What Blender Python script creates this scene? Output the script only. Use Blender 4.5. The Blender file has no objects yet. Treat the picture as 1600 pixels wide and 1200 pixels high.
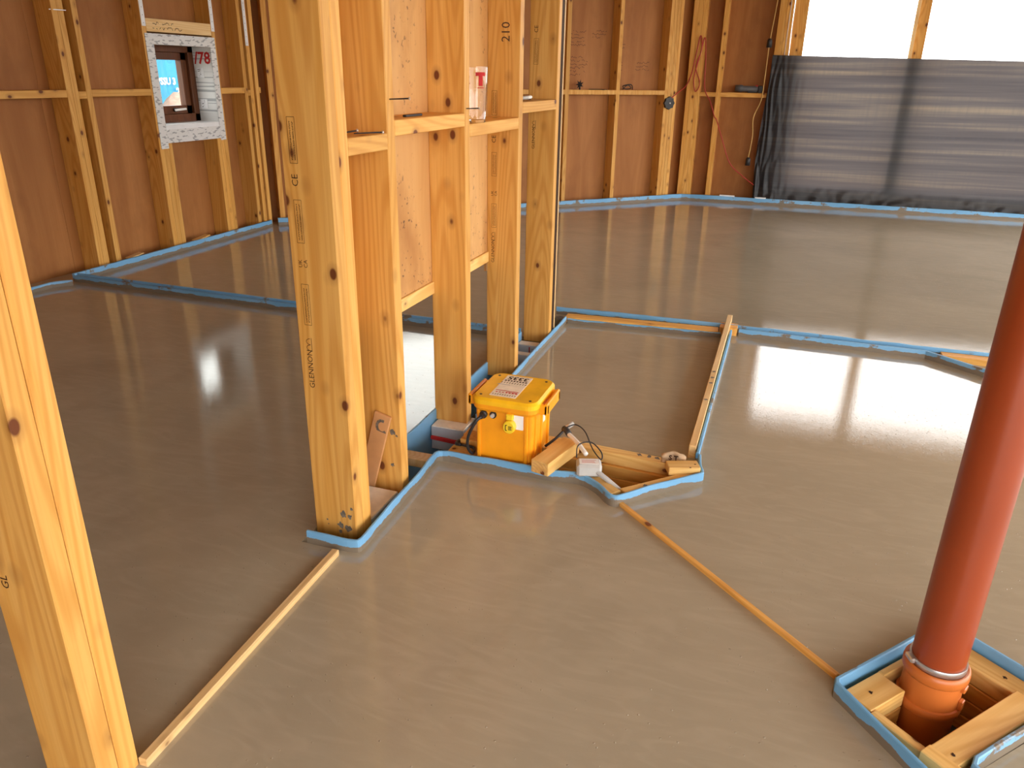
import bpy, bmesh, math, random
from mathutils import Vector, Matrix, noise
from mathutils.geometry import tessellate_polygon

random.seed(7)
S = bpy.context.scene
COL = S.collection

# ------------------------------------------------------------------ camera
cam_d = bpy.data.cameras.new('camera')
cam = bpy.data.objects.new('camera', cam_d)
COL.objects.link(cam)
S.camera = cam
cam_d.sensor_fit = 'HORIZONTAL'
cam_d.sensor_width = 36.0
cam_d.lens = 1195.0 / 1600.0 * 36.0
cam_d.clip_start = 0.02
cam_d.clip_end = 300
YAW, PITCH, ROLL, EYE = math.radians(-18.91), math.radians(21.98), math.radians(-0.917), 1.3
F = Vector((math.sin(YAW) * math.cos(PITCH), math.cos(YAW) * math.cos(PITCH), -math.sin(PITCH)))
r0 = F.cross(Vector((0, 0, 1))).normalized()
d0 = F.cross(r0)
RT = math.cos(ROLL) * r0 + math.sin(ROLL) * d0
DN = -math.sin(ROLL) * r0 + math.cos(ROLL) * d0
cam.matrix_world = Matrix(((RT.x, -DN.x, -F.x, 0), (RT.y, -DN.y, -F.y, 0), (RT.z, -DN.z, -F.z, EYE), (0, 0, 0, 1)))

# ------------------------------------------------------------------ sky and exposure
S.view_settings.view_transform = 'Standard'
S.view_settings.look = 'None'
S.view_settings.gamma = 1
S.view_settings.exposure = 0.0
S.view_settings.use_curve_mapping = False
w = bpy.data.worlds.new('overcast_sky')
S.world = w
w.use_nodes = True
wn = w.node_tree
bg = wn.nodes['Background']
tc = wn.nodes.new('ShaderNodeTexCoord')
nz = wn.nodes.new('ShaderNodeTexNoise')
nz.inputs['Scale'].default_value = 2.5
nz.inputs['Detail'].default_value = 4
rp = wn.nodes.new('ShaderNodeValToRGB')
rp.color_ramp.elements[0].position = 0.3
rp.color_ramp.elements[0].color = (0.93, 0.92, 0.90, 1)
rp.color_ramp.elements[1].position = 0.7
rp.color_ramp.elements[1].color = (1.0, 0.985, 0.96, 1)
wn.links.new(tc.outputs['Generated'], nz.inputs['Vector'])
wn.links.new(nz.outputs['Fac'], rp.inputs['Fac'])
wn.links.new(rp.outputs['Color'], bg.inputs['Color'])
bg.inputs['Strength'].default_value = 6.4

# ------------------------------------------------------------------ materials
def new_mat(name):
    m = bpy.data.materials.new(name)
    m.use_nodes = True
    nt = m.node_tree
    return m, nt, nt.nodes['Principled BSDF']

def N(nt, kind, **kw):
    n = nt.nodes.new('ShaderNode' + kind)
    for k, v in kw.items():
        if k in n.inputs:
            n.inputs[k].default_value = v
        else:
            setattr(n, k, v)
    return n

def ramp(nt, fac, stops):
    n = nt.nodes.new('ShaderNodeValToRGB')
    e = n.color_ramp.elements
    while len(e) < len(stops):
        e.new(0.5)
    for i, (p, c) in enumerate(stops):
        e[i].position = p
        e[i].color = (*c, 1) if len(c) == 3 else c
    nt.links.new(fac, n.inputs['Fac'])
    return n.outputs['Color']

def mixc(nt, fac, a, b):
    n = nt.nodes.new('ShaderNodeMix')
    n.data_type = 'RGBA'
    for sock, v in ((n.inputs[0], fac), (n.inputs[6], a), (n.inputs[7], b)):
        if isinstance(v, (int, float)):
            sock.default_value = v
        elif isinstance(v, tuple):
            sock.default_value = (*v, 1) if len(v) == 3 else v
        else:
            nt.links.new(v, sock)
    return n.outputs[2]

def rand_coord(nt, scale):
    """object coordinates, shifted for each object, scaled"""
    tc = nt.nodes.new('ShaderNodeTexCoord')
    oi = nt.nodes.new('ShaderNodeObjectInfo')
    mul = N(nt, 'Math', operation='MULTIPLY')
    mul.inputs[1].default_value = 53.0
    nt.links.new(oi.outputs['Random'], mul.inputs[0])
    add = N(nt, 'VectorMath', operation='ADD')
    nt.links.new(tc.outputs['Object'], add.inputs[0])
    nt.links.new(mul.outputs[0], add.inputs[1])
    mp = nt.nodes.new('ShaderNodeMapping')
    mp.inputs['Scale'].default_value = scale
    nt.links.new(add.outputs[0], mp.inputs['Vector'])
    return mp.outputs['Vector'], add.outputs[0], oi.outputs['Random']

def scaled(nt, vec, scale):
    mp = nt.nodes.new('ShaderNodeMapping')
    mp.inputs['Scale'].default_value = scale
    nt.links.new(vec, mp.inputs['Vector'])
    return mp.outputs['Vector']

def pine(name, light, mid, dark, knot=(0.16, 0.045, 0.012), rough=0.55, knots=0.13):
    m, nt, b = new_mat(name)
    v, base, rnd = rand_coord(nt, (16, 16, 0.9))
    n1 = N(nt, 'TexNoise', Scale=1.0, Detail=3.0, Distortion=1.2)
    nt.links.new(v, n1.inputs['Vector'])
    gn = N(nt, 'TexNoise', Scale=1.0, Detail=1.2, Roughness=0.4)          # growth rings: contour lines of a stretched noise
    nt.links.new(scaled(nt, base, (7, 7, 0.5)), gn.inputs['Vector'])
    gm = N(nt, 'Math', operation='MULTIPLY')
    gm.inputs[1].default_value = 130.0
    nt.links.new(gn.outputs['Fac'], gm.inputs[0])
    gs = N(nt, 'Math', operation='SINE')
    nt.links.new(gm.outputs[0], gs.inputs[0])
    wv = N(nt, 'MapRange')
    wv.inputs['From Min'].default_value = -1.0
    nt.links.new(gs.outputs[0], wv.inputs['Value'])
    fine = N(nt, 'TexNoise', Scale=1.0, Detail=2.0)
    nt.links.new(scaled(nt, base, (160, 160, 4)), fine.inputs['Vector'])
    c1 = ramp(nt, n1.outputs['Fac'], [(0.3, mid), (0.72, light)])
    f2 = ramp(nt, wv.outputs[0], [(0.35, (0, 0, 0)), (1.0, (0.5, 0.5, 0.5))])
    c2 = mixc(nt, f2, c1, dark)
    f3 = ramp(nt, fine.outputs['Fac'], [(0.4, (0, 0, 0)), (0.75, (0.3, 0.3, 0.3))])
    c3 = mixc(nt, f3, c2, dark)
    vo = N(nt, 'TexVoronoi', Scale=1.0, Randomness=1.0)
    nt.links.new(scaled(nt, base, (11, 11, 7.0)), vo.inputs['Vector'])
    fk = ramp(nt, vo.outputs['Distance'], [(knots * 0.7, (1, 1, 1)), (knots, (0.3, 0.3, 0.3)), (knots * 2.0, (0, 0, 0))])
    c4 = mixc(nt, fk, c3, knot)
    hs = N(nt, 'HueSaturation')
    mr = N(nt, 'MapRange')
    mr.inputs['To Min'].default_value = 0.86
    mr.inputs['To Max'].default_value = 1.1
    nt.links.new(rnd, mr.inputs['Value'])
    nt.links.new(mr.outputs[0], hs.inputs['Value'])
    nt.links.new(c4, hs.inputs['Color'])
    nt.links.new(hs.outputs['Color'], b.inputs['Base Color'])
    b.inputs['Roughness'].default_value = rough
    b.inputs['Specular IOR Level'].default_value = 0.3
    bp = N(nt, 'Bump', Strength=0.12, Distance=0.001)
    nt.links.new(wv.outputs[0], bp.inputs['Height'])
    nt.links.new(bp.outputs['Normal'], b.inputs['Normal'])
    return m

def plywood(name, a, c, stain, stain_amt=0.5):
    m, nt, b = new_mat(name)
    v, base, rnd = rand_coord(nt, (5, 5, 0.7))
    wv = N(nt, 'TexNoise', Scale=1.0, Detail=3.0, Distortion=1.5)
    nt.links.new(v, wv.inputs['Vector'])
    fine = N(nt, 'TexNoise', Scale=1.0, Detail=3.0)
    nt.links.new(scaled(nt, base, (90, 90, 3)), fine.inputs['Vector'])
    c1 = mixc(nt, ramp(nt, wv.outputs['Fac'], [(0.3, (0, 0, 0)), (0.7, (1, 1, 1))]), a, c)
    f3 = ramp(nt, fine.outputs['Fac'], [(0.4, (0, 0, 0)), (0.8, (0.4, 0.4, 0.4))])
    c2 = mixc(nt, f3, c1, c)
    st = N(nt, 'TexNoise', Scale=1.0, Detail=4.0, Roughness=0.6)
    nt.links.new(scaled(nt, base, (4, 4, 2.2)), st.inputs['Vector'])
    sp = N(nt, 'TexNoise', Scale=60.0, Detail=1.0)
    nt.links.new(base, sp.inputs['Vector'])
    fs = ramp(nt, st.outputs['Fac'], [(0.5, (0, 0, 0)), (0.75, (stain_amt,) * 3)])
    c3 = mixc(nt, fs, c2, stain)
    if stain_amt > 0.55:
        fsp = ramp(nt, sp.outputs['Fac'], [(0.66, (0, 0, 0)), (0.72, (0.8, 0.8, 0.8))])
        fm = N(nt, 'Math', operation='MULTIPLY')
        nt.links.new(fsp, fm.inputs[0])
        nt.links.new(ramp(nt, st.outputs['Fac'], [(0.42, (0, 0, 0)), (0.6, (1, 1, 1))]), fm.inputs[1])
        c3 = mixc(nt, fm.outputs[0], c3, (0.10, 0.05, 0.03))
    nt.links.new(c3, b.inputs['Base Color'])
    b.inputs['Roughness'].default_value = 0.6
    b.inputs['Specular IOR Level'].default_value = 0.3
    return m

def plain(name, col, rough=0.5, metal=0.0, var=0.12, scale=8.0, spec=0.5, bump=0.0, bscale=60):
    m, nt, b = new_mat(name)
    tc = nt.nodes.new('ShaderNodeTexCoord')
    n1 = N(nt, 'TexNoise', Scale=scale, Detail=4.0)
    nt.links.new(tc.outputs['Object'], n1.inputs['Vector'])
    lo = tuple(x * (1 - var) for x in col)
    hi = tuple(min(1, x * (1 + var)) for x in col)
    nt.links.new(ramp(nt, n1.outputs['Fac'], [(0.35, lo), (0.65, hi)]), b.inputs['Base Color'])
    b.inputs['Roughness'].default_value = rough
    b.inputs['Metallic'].default_value = metal
    b.inputs['Specular IOR Level'].default_value = spec
    if bump:
        n2 = N(nt, 'TexNoise', Scale=bscale, Detail=3.0)
        nt.links.new(tc.outputs['Object'], n2.inputs['Vector'])
        bp = N(nt, 'Bump', Strength=0.6, Distance=bump)
        nt.links.new(n2.outputs['Fac'], bp.inputs['Height'])
        nt.links.new(bp.outputs['Normal'], b.inputs['Normal'])
    return m

PINE = pine('pine_stud', (0.82, 0.47, 0.135), (0.73, 0.365, 0.075), (0.58, 0.245, 0.038))
PINE_PALE = pine('pine_planed', (0.90, 0.66, 0.34), (0.84, 0.56, 0.25), (0.72, 0.42, 0.15), knots=0.09)
PINE_LOOSE = pine('pine_offcut', (0.88, 0.60, 0.24), (0.80, 0.49, 0.15), (0.66, 0.34, 0.08), knots=0.10)
PINE_DARK = pine('dark_stained_window_wood', (0.16, 0.055, 0.02), (0.12, 0.04, 0.014), (0.08, 0.025, 0.01), knots=0.01, rough=0.35)
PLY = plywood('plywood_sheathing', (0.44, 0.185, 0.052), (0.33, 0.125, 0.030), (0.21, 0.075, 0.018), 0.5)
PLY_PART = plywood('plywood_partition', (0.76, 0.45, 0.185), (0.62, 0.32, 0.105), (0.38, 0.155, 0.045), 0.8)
PLY_CEIL = plywood('plywood_ceiling', (0.52, 0.34, 0.19), (0.44, 0.27, 0.14), (0.35, 0.2, 0.1), 0.4)
STEEL = plain('steel', (0.62, 0.62, 0.62), 0.35, 0.9, 0.1, 40)
RUBBER = plain('black_rubber', (0.02, 0.02, 0.022), 0.45)
BLACKP = plain('black_plastic', (0.018, 0.018, 0.02), 0.5)
INK = plain('black_ink', (0.05, 0.025, 0.015), 0.7, spec=0.1)
PENCIL = plain('pencil', (0.075, 0.04, 0.03), 0.7, spec=0.1)
REDINK = plain('red_ink', (0.55, 0.03, 0.03), 0.6, spec=0.2)
WHITEP = plain('white_plastic', (0.82, 0.80, 0.76), 0.4, var=0.05)
GREYP = plain('grey_plastic', (0.5, 0.49, 0.47), 0.45, var=0.08)
LABEL = plain('white_label', (0.86, 0.80, 0.68), 0.5, var=0.08, scale=30)
PAINTW = plain('white_paint', (0.85, 0.86, 0.88), 0.5, var=0.04)
YELLOW = plain('yellow_plastic_lid', (0.93, 0.52, 0.01), 0.42, var=0.1, scale=14)
ORANGE = plain('yellow_plastic_body', (0.92, 0.36, 0.008), 0.42, var=0.06, scale=10)
SOCKETY = plain('yellow_socket', (0.92, 0.66, 0.03), 0.4, var=0.05)
PIPE = plain('terracotta_pipe', (0.31, 0.050, 0.011), 0.33, var=0.06, scale=3)
PIPE_C = plain('terracotta_coupling', (0.56, 0.15, 0.028), 0.35, var=0.06, scale=5)
CONTAINER = plain('blue_container_paint', (0.012, 0.25, 0.45), 0.5, var=0.1)
EARTH = plain('brown_earth', (0.26, 0.17, 0.13), 0.9, var=0.4, scale=5, bump=0.05, bscale=9)
GRAVEL = plain('gravel_ground', (0.30, 0.27, 0.23), 0.95, var=0.3, scale=3)
SLABM = plain('dusty_slab', (0.36, 0.27, 0.18), 0.9, var=0.3, scale=12)
FOAM = plain('cream_foam', (0.92, 0.82, 0.68), 0.8, var=0.06, scale=30)
FOIL = plain('grey_foil', (0.60, 0.62, 0.66), 0.45, 0.2, 0.06, 12)
REDC = plain('red_cable', (0.42, 0.035, 0.02), 0.5)
YELC = plain('yellow_cord', (0.55, 0.34, 0.10), 0.6)
CARD = plain('kraft_board', (0.60, 0.30, 0.12), 0.6, var=0.06, scale=20)
CEMENT = plain('cement_splash', (0.16, 0.13, 0.10), 0.8, var=0.35, scale=60)
PAPER = plain('torn_paper', (0.52, 0.36, 0.22), 0.8, var=0.15, scale=40)
TORCH = plain('torch_grey', (0.10, 0.10, 0.105), 0.45)

def blue_foam():
    m, nt, b = new_mat('blue_edge_foam')
    tc = nt.nodes.new('ShaderNodeTexCoord')
    n1 = N(nt, 'TexNoise', Scale=9.0, Detail=5.0, Roughness=0.65)
    nt.links.new(tc.outputs['Object'], n1.inputs['Vector'])
    n2 = N(nt, 'TexNoise', Scale=2.2, Detail=2.0)
    nt.links.new(tc.outputs['Object'], n2.inputs['Vector'])
    sep = nt.nodes.new('ShaderNodeSeparateXYZ')
    nt.links.new(tc.outputs['Object'], sep.inputs[0])
    # splash line: dried screed on the lowest centimetres, with a ragged edge, and odd patches
    mr = N(nt, 'MapRange')
    mr.inputs['From Min'].default_value = 0.002
    mr.inputs['From Max'].default_value = 0.026
    mr.inputs['To Min'].default_value = 0.62
    mr.inputs['To Max'].default_value = 0.0
    nt.links.new(sep.outputs['Z'], mr.inputs['Value'])
    ad = N(nt, 'Math', operation='ADD')
    nt.links.new(mr.outputs[0], ad.inputs[0])
    nt.links.new(n1.outputs['Fac'], ad.inputs[1])
    ad2 = N(nt, 'Math', operation='MULTIPLY_ADD')
    ad2.inputs[1].default_value = 0.55
    nt.links.new(n2.outputs['Fac'], ad2.inputs[0])
    nt.links.new(ad.outputs[0], ad2.inputs[2])
    f = ramp(nt, ad2.outputs[0], [(0.88, (0, 0, 0)), (0.94, (1, 1, 1))])
    base = ramp(nt, n2.outputs['Fac'], [(0.3, (0.13, 0.36, 0.62)), (0.7, (0.22, 0.47, 0.74))])
    nt.links.new(mixc(nt, f, base, (0.20, 0.16, 0.115)), b.inputs['Base Color'])
    b.inputs['Roughness'].default_value = 0.5
    return m
BLUE = blue_foam()
BLUE_CLEAN = plain('clean_blue_edge_foam', (0.18, 0.42, 0.68), 0.5, var=0.12, scale=5)

def screed():
    m, nt, b = new_mat('wet_screed')
    tc = nt.nodes.new('ShaderNodeTexCoord')
    n1 = N(nt, 'TexNoise', Scale=1.3, Detail=5.0, Roughness=0.55, Distortion=1.5)
    nt.links.new(tc.outputs['Object'], n1.inputs['Vector'])
    v = scaled(nt, tc.outputs['Object'], (4.0, 14.0, 1))
    n2 = N(nt, 'TexNoise', Scale=1.0, Detail=3.0, Distortion=2.5)
    nt.links.new(v, n2.inputs['Vector'])
    c = ramp(nt, n1.outputs['Fac'], [(0.3, (0.370, 0.318, 0.230)), (0.7, (0.440, 0.380, 0.278))])
    f = ramp(nt, n2.outputs['Fac'], [(0.45, (0, 0, 0)), (0.75, (0.35, 0.35, 0.35))])
    nt.links.new(mixc(nt, f, c, (0.51, 0.435, 0.325)), b.inputs['Base Color'])
    b.inputs['Roughness'].default_value = 0.03
    b.inputs['IOR'].default_value = 1.55
    fine = N(nt, 'TexNoise', Scale=130.0, Detail=2.0, Roughness=0.6)
    nt.links.new(tc.outputs['Object'], fine.inputs['Vector'])
    big = N(nt, 'TexNoise', Scale=14.0, Detail=2.0)
    nt.links.new(tc.outputs['Object'], big.inputs['Vector'])
    b1 = N(nt, 'Bump', Strength=1.0, Distance=0.00012)
    nt.links.new(big.outputs['Fac'], b1.inputs['Height'])
    b2 = N(nt, 'Bump', Strength=1.0, Distance=0.00018)
    nt.links.new(fine.outputs['Fac'], b2.inputs['Height'])
    nt.links.new(b1.outputs['Normal'], b2.inputs['Normal'])
    # small air bubbles standing on the wet surface
    vo = N(nt, 'TexVoronoi', Scale=34.0, Randomness=1.0)
    nt.links.new(tc.outputs['Object'], vo.inputs['Vector'])
    dome = ramp(nt, vo.outputs['Distance'], [(0.0, (1, 1, 1)), (0.06, (0.6, 0.6, 0.6)), (0.085, (0, 0, 0))])
    b3 = N(nt, 'Bump', Strength=1.0, Distance=0.0014)
    nt.links.new(dome, b3.inputs['Height'])
    nt.links.new(b2.outputs['Normal'], b3.inputs['Normal'])
    nt.links.new(b3.outputs['Normal'], b.inputs['Normal'])
    return m
SCREED = screed()

def tape():
    m, nt, b = new_mat('printed_white_tape')
    tc = nt.nodes.new('ShaderNodeTexCoord')
    mp = nt.nodes.new('ShaderNodeMapping')
    mp.inputs['Rotation'].default_value = (math.radians(25), 0, 0)
    mp.inputs['Scale'].default_value = (1, 22, 70)
    nt.links.new(tc.outputs['Object'], mp.inputs['Vector'])
    n1 = N(nt, 'TexNoise', Scale=1.0, Detail=1.0)
    nt.links.new(mp.outputs['Vector'], n1.inputs['Vector'])
    nt.links.new(ramp(nt, n1.outputs['Fac'], [(0.57, (0.74, 0.74, 0.73)), (0.63, (0.36, 0.37, 0.38))]), b.inputs['Base Color'])
    b.inputs['Roughness'].default_value = 0.4
    return m
TAPE = tape()

def membrane():
    m, nt, b = new_mat('stretched_black_polythene')
    tc = nt.nodes.new('ShaderNodeTexCoord')
    n1 = N(nt, 'TexNoise', Scale=1.0, Detail=4.0, Roughness=0.6)
    nt.links.new(scaled(nt, tc.outputs['Object'], (0.35, 1, 15.0)), n1.inputs['Vector'])
    n2 = N(nt, 'TexNoise', Scale=1.0, Detail=2.0)
    nt.links.new(scaled(nt, tc.outputs['Object'], (40, 1, 0.6)), n2.inputs['Vector'])
    # the sheet is thinner and lets more light through in the bands where it was stretched
    c = ramp(nt, n1.outputs['Fac'], [(0.32, (0.040, 0.035, 0.038)), (0.50, (0.072, 0.061, 0.060)), (0.62, (0.115, 0.094, 0.078)), (0.74, (0.17, 0.132, 0.095))])
    f = ramp(nt, n2.outputs['Fac'], [(0.4, (0, 0, 0)), (0.7, (0.25, 0.25, 0.25))])
    c = mixc(nt, f, c, (0.06, 0.055, 0.06))
    tr = nt.nodes.new('ShaderNodeBsdfTranslucent')
    nt.links.new(c, tr.inputs['Color'])
    b.inputs['Base Color'].default_value = (0.022, 0.023, 0.027, 1)
    b.inputs['Roughness'].default_value = 0.32
    mx = nt.nodes.new('ShaderNodeMixShader')
    mx.inputs[0].default_value = 0.55
    nt.links.new(b.outputs[0], mx.inputs[1])
    nt.links.new(tr.outputs[0], mx.inputs[2])
    nt.links.new(mx.outputs[0], nt.nodes['Material Output'].inputs['Surface'])
    return m
MEMB = membrane()

def glass(name, tint=(1, 1, 1), rough=0.0):
    m, nt, b = new_mat(name)
    b.inputs['Base Color'].default_value = (*tint, 1)
    b.inputs['Transmission Weight'].default_value = 1.0
    b.inputs['Roughness'].default_value = rough
    b.inputs['IOR'].default_value = 1.45
    return m
GLASS = glass('clear_glass')

def pane_mat():
    m, nt, b = new_mat('window_pane')
    tr = nt.nodes.new('ShaderNodeBsdfTransparent')
    tr.inputs['Color'].default_value = (0.93, 0.96, 0.95, 1)
    gl = N(nt, 'BsdfGlossy', Roughness=0.0)
    fr = nt.nodes.new('ShaderNodeFresnel')
    ge = nt.nodes.new('ShaderNodeNewGeometry')
    mr = N(nt, 'MapRange')
    mr.inputs['To Min'].default_value = 1.5
    mr.inputs['To Max'].default_value = 1 / 1.5
    nt.links.new(ge.outputs['Backfacing'], mr.inputs['Value'])
    nt.links.new(mr.outputs[0], fr.inputs['IOR'])
    mx = nt.nodes.new('ShaderNodeMixShader')
    nt.links.new(fr.outputs[0], mx.inputs[0])
    nt.links.new(tr.outputs[0], mx.inputs[1])
    nt.links.new(gl.outputs[0], mx.inputs[2])
    nt.links.new(mx.outputs[0], nt.nodes['Material Output'].inputs['Surface'])
    return m
PANE = pane_mat()

# ------------------------------------------------------------------ builders
def tag(o, label=None, cat=None, group=None, kind=None):
    if label: o['label'] = label
    if cat: o['category'] = cat
    if group: o['group'] = group
    if kind: o['kind'] = kind
    return o

def empty(name, loc, label=None, cat=None, group=None, kind=None):
    o = bpy.data.objects.new(name, None)
    o.empty_display_size = 0.1
    COL.objects.link(o)
    o.location = loc
    return tag(o, label, cat, group, kind)

def put(name, me, mat, parent=None, mw=None):
    if mat is not None and not me.materials:
        me.materials.append(mat)
    o = bpy.data.objects.new(name, me)
    COL.objects.link(o)
    mw = mw or Matrix.Identity(4)
    if parent is not None:
        o.parent = parent
        top, off = parent, Vector((0, 0, 0))
        pm = parent.matrix_basis.copy()
        if parent.parent is not None:
            pm = parent.parent.matrix_basis @ parent.matrix_parent_inverse @ pm
        o.matrix_parent_inverse = pm.inverted()
    o.matrix_basis = mw
    return o

def mesh_from(verts, faces, name='mesh', smooth=False):
    me = bpy.data.meshes.new(name)
    me.from_pydata([tuple(v) for v in verts], [], faces)
    me.update()
    if smooth:
        for p in me.polygons: p.use_smooth = True
    return me

def bm_mesh(bm, name='mesh', smooth=False):
    bmesh.ops.recalc_face_normals(bm, faces=bm.faces)
    me = bpy.data.meshes.new(name)
    bm.to_mesh(me)
    bm.free()
    if smooth:
        for p in me.polygons: p.use_smooth = True
    return me

def bm_box(bm, lo, hi, bevel=0.0, mat=None):
    lo, hi = Vector(lo), Vector(hi)
    r = bmesh.ops.create_cube(bm, size=1.0)
    vs = r['verts']
    c, d = (lo + hi) / 2, hi - lo
    for v in vs:
        v.co = Vector((v.co.x * d.x + c.x, v.co.y * d.y + c.y, v.co.z * d.z + c.z))
    if mat is not None:
        bmesh.ops.transform(bm, matrix=mat, verts=vs)
    if bevel:
        es = {e for v in vs for e in v.link_edges}
        bmesh.ops.bevel(bm, geom=list(es), offset=bevel, segments=1, affect='EDGES', profile=0.5)
    return vs

def box_mesh(dx, dy, dz, bevel=0.002):
    bm = bmesh.new()
    bm_box(bm, (-dx / 2, -dy / 2, -dz / 2), (dx / 2, dy / 2, dz / 2), bevel)
    return bm_mesh(bm)

def timber(name, p0, p1, wd, th, mat, parent=None, up=(0, 0, 1), bevel=0.002):
    """squared timber from p0 to p1 (centre line); wd sideways, th along up; grain runs along its local Z"""
    p0, p1 = Vector(p0), Vector(p1)
    z = (p1 - p0).normalized()
    up = Vector(up)
    if abs(z.dot(up)) > 0.99: up = Vector((0, 1, 0))
    x = up.cross(z).normalized()
    y = z.cross(x)
    c = (p0 + p1) / 2
    mw = Matrix(((x.x, y.x, z.x, c.x), (x.y, y.y, z.y, c.y), (x.z, y.z, z.z, c.z), (0, 0, 0, 1)))
    return put(name, box_mesh(wd, th, (p1 - p0).length, bevel), mat, parent, mw)

def post(name, x0, x1, y0, y1, z0, z1, mat, parent=None, bevel=0.002):
    """upright timber between world bounds"""
    c = Matrix.Translation(((x0 + x1) / 2, (y0 + y1) / 2, (z0 + z1) / 2))
    return put(name, box_mesh(x1 - x0, y1 - y0, z1 - z0, bevel), mat, parent, c)

def block(name, lo, hi, mat, parent=None, bevel=0.002):
    return post(name, lo[0], hi[0], lo[1], hi[1], lo[2], hi[2], mat, parent, bevel)

def smooth_path(pts, n=6):
    out = []
    P = [Vector(p) for p in pts]
    for i in range(len(P) - 1):
        a, b, c, d = P[max(i - 1, 0)], P[i], P[i + 1], P[min(i + 2, len(P) - 1)]
        for k in range(n):
            t = k / n
            out.append(0.5 * ((2 * b) + (c - a) * t + (2 * a - 5 * b + 4 * c - d) * t * t + (3 * b - a - 3 * c + d) * t ** 3))
    out.append(P[-1])
    return out

def tube(path, r, seg=8, cap=True):
    P = [Vector(p) for p in path]
    vs, fs = [], []
    prev = None
    for i, p in enumerate(P):
        t = (P[min(i + 1, len(P) - 1)] - P[max(i - 1, 0)]).normalized()
        if prev is None:
            a = Vector((0, 0, 1)) if abs(t.z) < 0.9 else Vector((1, 0, 0))
            nrm = t.cross(a).normalized()
        else:
            nrm = (prev - t * prev.dot(t)).normalized()
        prev = nrm
        bn = t.cross(nrm)
        rr = r[i] if isinstance(r, (list, tuple)) else r
        for k in range(seg):
            an = 2 * math.pi * k / seg
            vs.append(p + nrm * (rr * math.cos(an)) + bn * (rr * math.sin(an)))
    for i in range(len(P) - 1):
        for k in range(seg):
            a, b = i * seg + k, i * seg + (k + 1) % seg
            fs.append((a, b, b + seg, a + seg))
    if cap:
        fs.append(tuple(range(seg))[::-1])
        fs.append(tuple(range((len(P) - 1) * seg, len(P) * seg)))
    return mesh_from(vs, fs, 'tube', True)

def lathe(profile, seg=40):
    vs, fs = [], []
    for (r, z) in profile:
        for k in range(seg):
            a = 2 * math.pi * k / seg
            vs.append((r * math.cos(a), r * math.sin(a), z))
    for i in range(len(profile) - 1):
        for k in range(seg):
            a, b = i * seg + k, i * seg + (k + 1) % seg
            fs.append((a, b, b + seg, a + seg))
    me = mesh_from(vs, fs, 'lathe', True)
    try:
        me.set_sharp_from_angle(angle=math.radians(40))
    except Exception:
        pass
    return me

def ribbon(path, t, z0, z1, wob=0.0):
    """upright strip of foam along a plan path: thickness t to the left of the path"""
    P = [Vector((p[0], p[1])) for p in path]
    L, Rr = [], []
    for i, p in enumerate(P):
        a = (P[i] - P[i - 1]).normalized() if i else (P[1] - P[0]).normalized()
        b = (P[i + 1] - P[i]).normalized() if i < len(P) - 1 else a
        d = (a + b).normalized()
        n = Vector((-d.y, d.x))
        k = t / max(0.5, n.dot(Vector((-a.y, a.x))))
        L.append(p + n * k)
        Rr.append(p)
    vs, fs = [], []
    for i, (a, b) in enumerate(zip(Rr, L)):
        h = z1 + wob * noise.noise(Vector((a.x * 9, a.y * 9, 3.3)))
        e = min(0.0025, t * 0.3)
        m = (b - a).normalized() * e
        vs += [(a.x, a.y, z0), (a.x, a.y, h - e), (a.x + m.x, a.y + m.y, h), (b.x - m.x, b.y - m.y, h), (b.x, b.y, h - e), (b.x, b.y, z0)]
    for i in range(len(P) - 1):
        o, q = i * 6, i * 6 + 6
        for k in range(5):
            fs.append((o + k, q + k, q + k + 1, o + k + 1))
    n = (len(P) - 1) * 6
    fs.append((5, 4, 3, 2, 1, 0))
    fs.append((n, n + 1, n + 2, n + 3, n + 4, n + 5))
    me = mesh_from(vs, fs, 'strip')
    me.materials.append(BLUE); me.materials.append(BLUE_CLEAN)
    for i, p in enumerate(me.polygons[:5 * (len(P) - 1)]):
        p.material_index = 1 if i % 5 >= 3 else 0
    bm = bmesh.new(); bm.from_mesh(me)
    bmesh.ops.recalc_face_normals(bm, faces=bm.faces)
    bm.to_mesh(me); bm.free()
    return me

def strip(label, path, t=0.010, z0=-0.02, z1=0.04, wob=0.004, dense=0):
    p = smooth_path(path, dense) if dense else path
    if not dense:
        q = []
        for a, b in zip(p[:-1], p[1:]):
            k = max(1, int((Vector(b) - Vector(a)).length / 0.06))
            q += [Vector(a).lerp(Vector(b), i / k) for i in range(k)]
        p = q + [Vector(p[-1])]
    o = put('edge_strip', ribbon(p, t, z0, z1, wob), BLUE)
    return tag(o, label, 'foam strip', 'blue foam edge strips round the screed')

def text_mesh(body, size, bold=0.0, align='CENTER', extrude=0.0):
    cu = bpy.data.curves.new('txt', 'FONT')
    cu.body = body
    cu.size = size
    cu.align_x = align
    cu.align_y = 'CENTER'
    cu.offset = bold
    cu.extrude = extrude
    cu.resolution_u = 2
    ob = bpy.data.objects.new('txt', cu)
    COL.objects.link(ob)
    dg = bpy.context.evaluated_depsgraph_get()
    me = bpy.data.meshes.new_from_object(ob.evaluated_get(dg))
    bpy.data.objects.remove(ob)
    return me

def frame_mat(o, x, y):
    """matrix with local X along x, local Y along y, at o"""
    x, y, o = Vector(x).normalized(), Vector(y).normalized(), Vector(o)
    z = x.cross(y)
    return Matrix(((x.x, y.x, z.x, o.x), (x.y, y.y, z.y, o.y), (x.z, y.z, z.z, o.z), (0, 0, 0, 1)))

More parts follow.
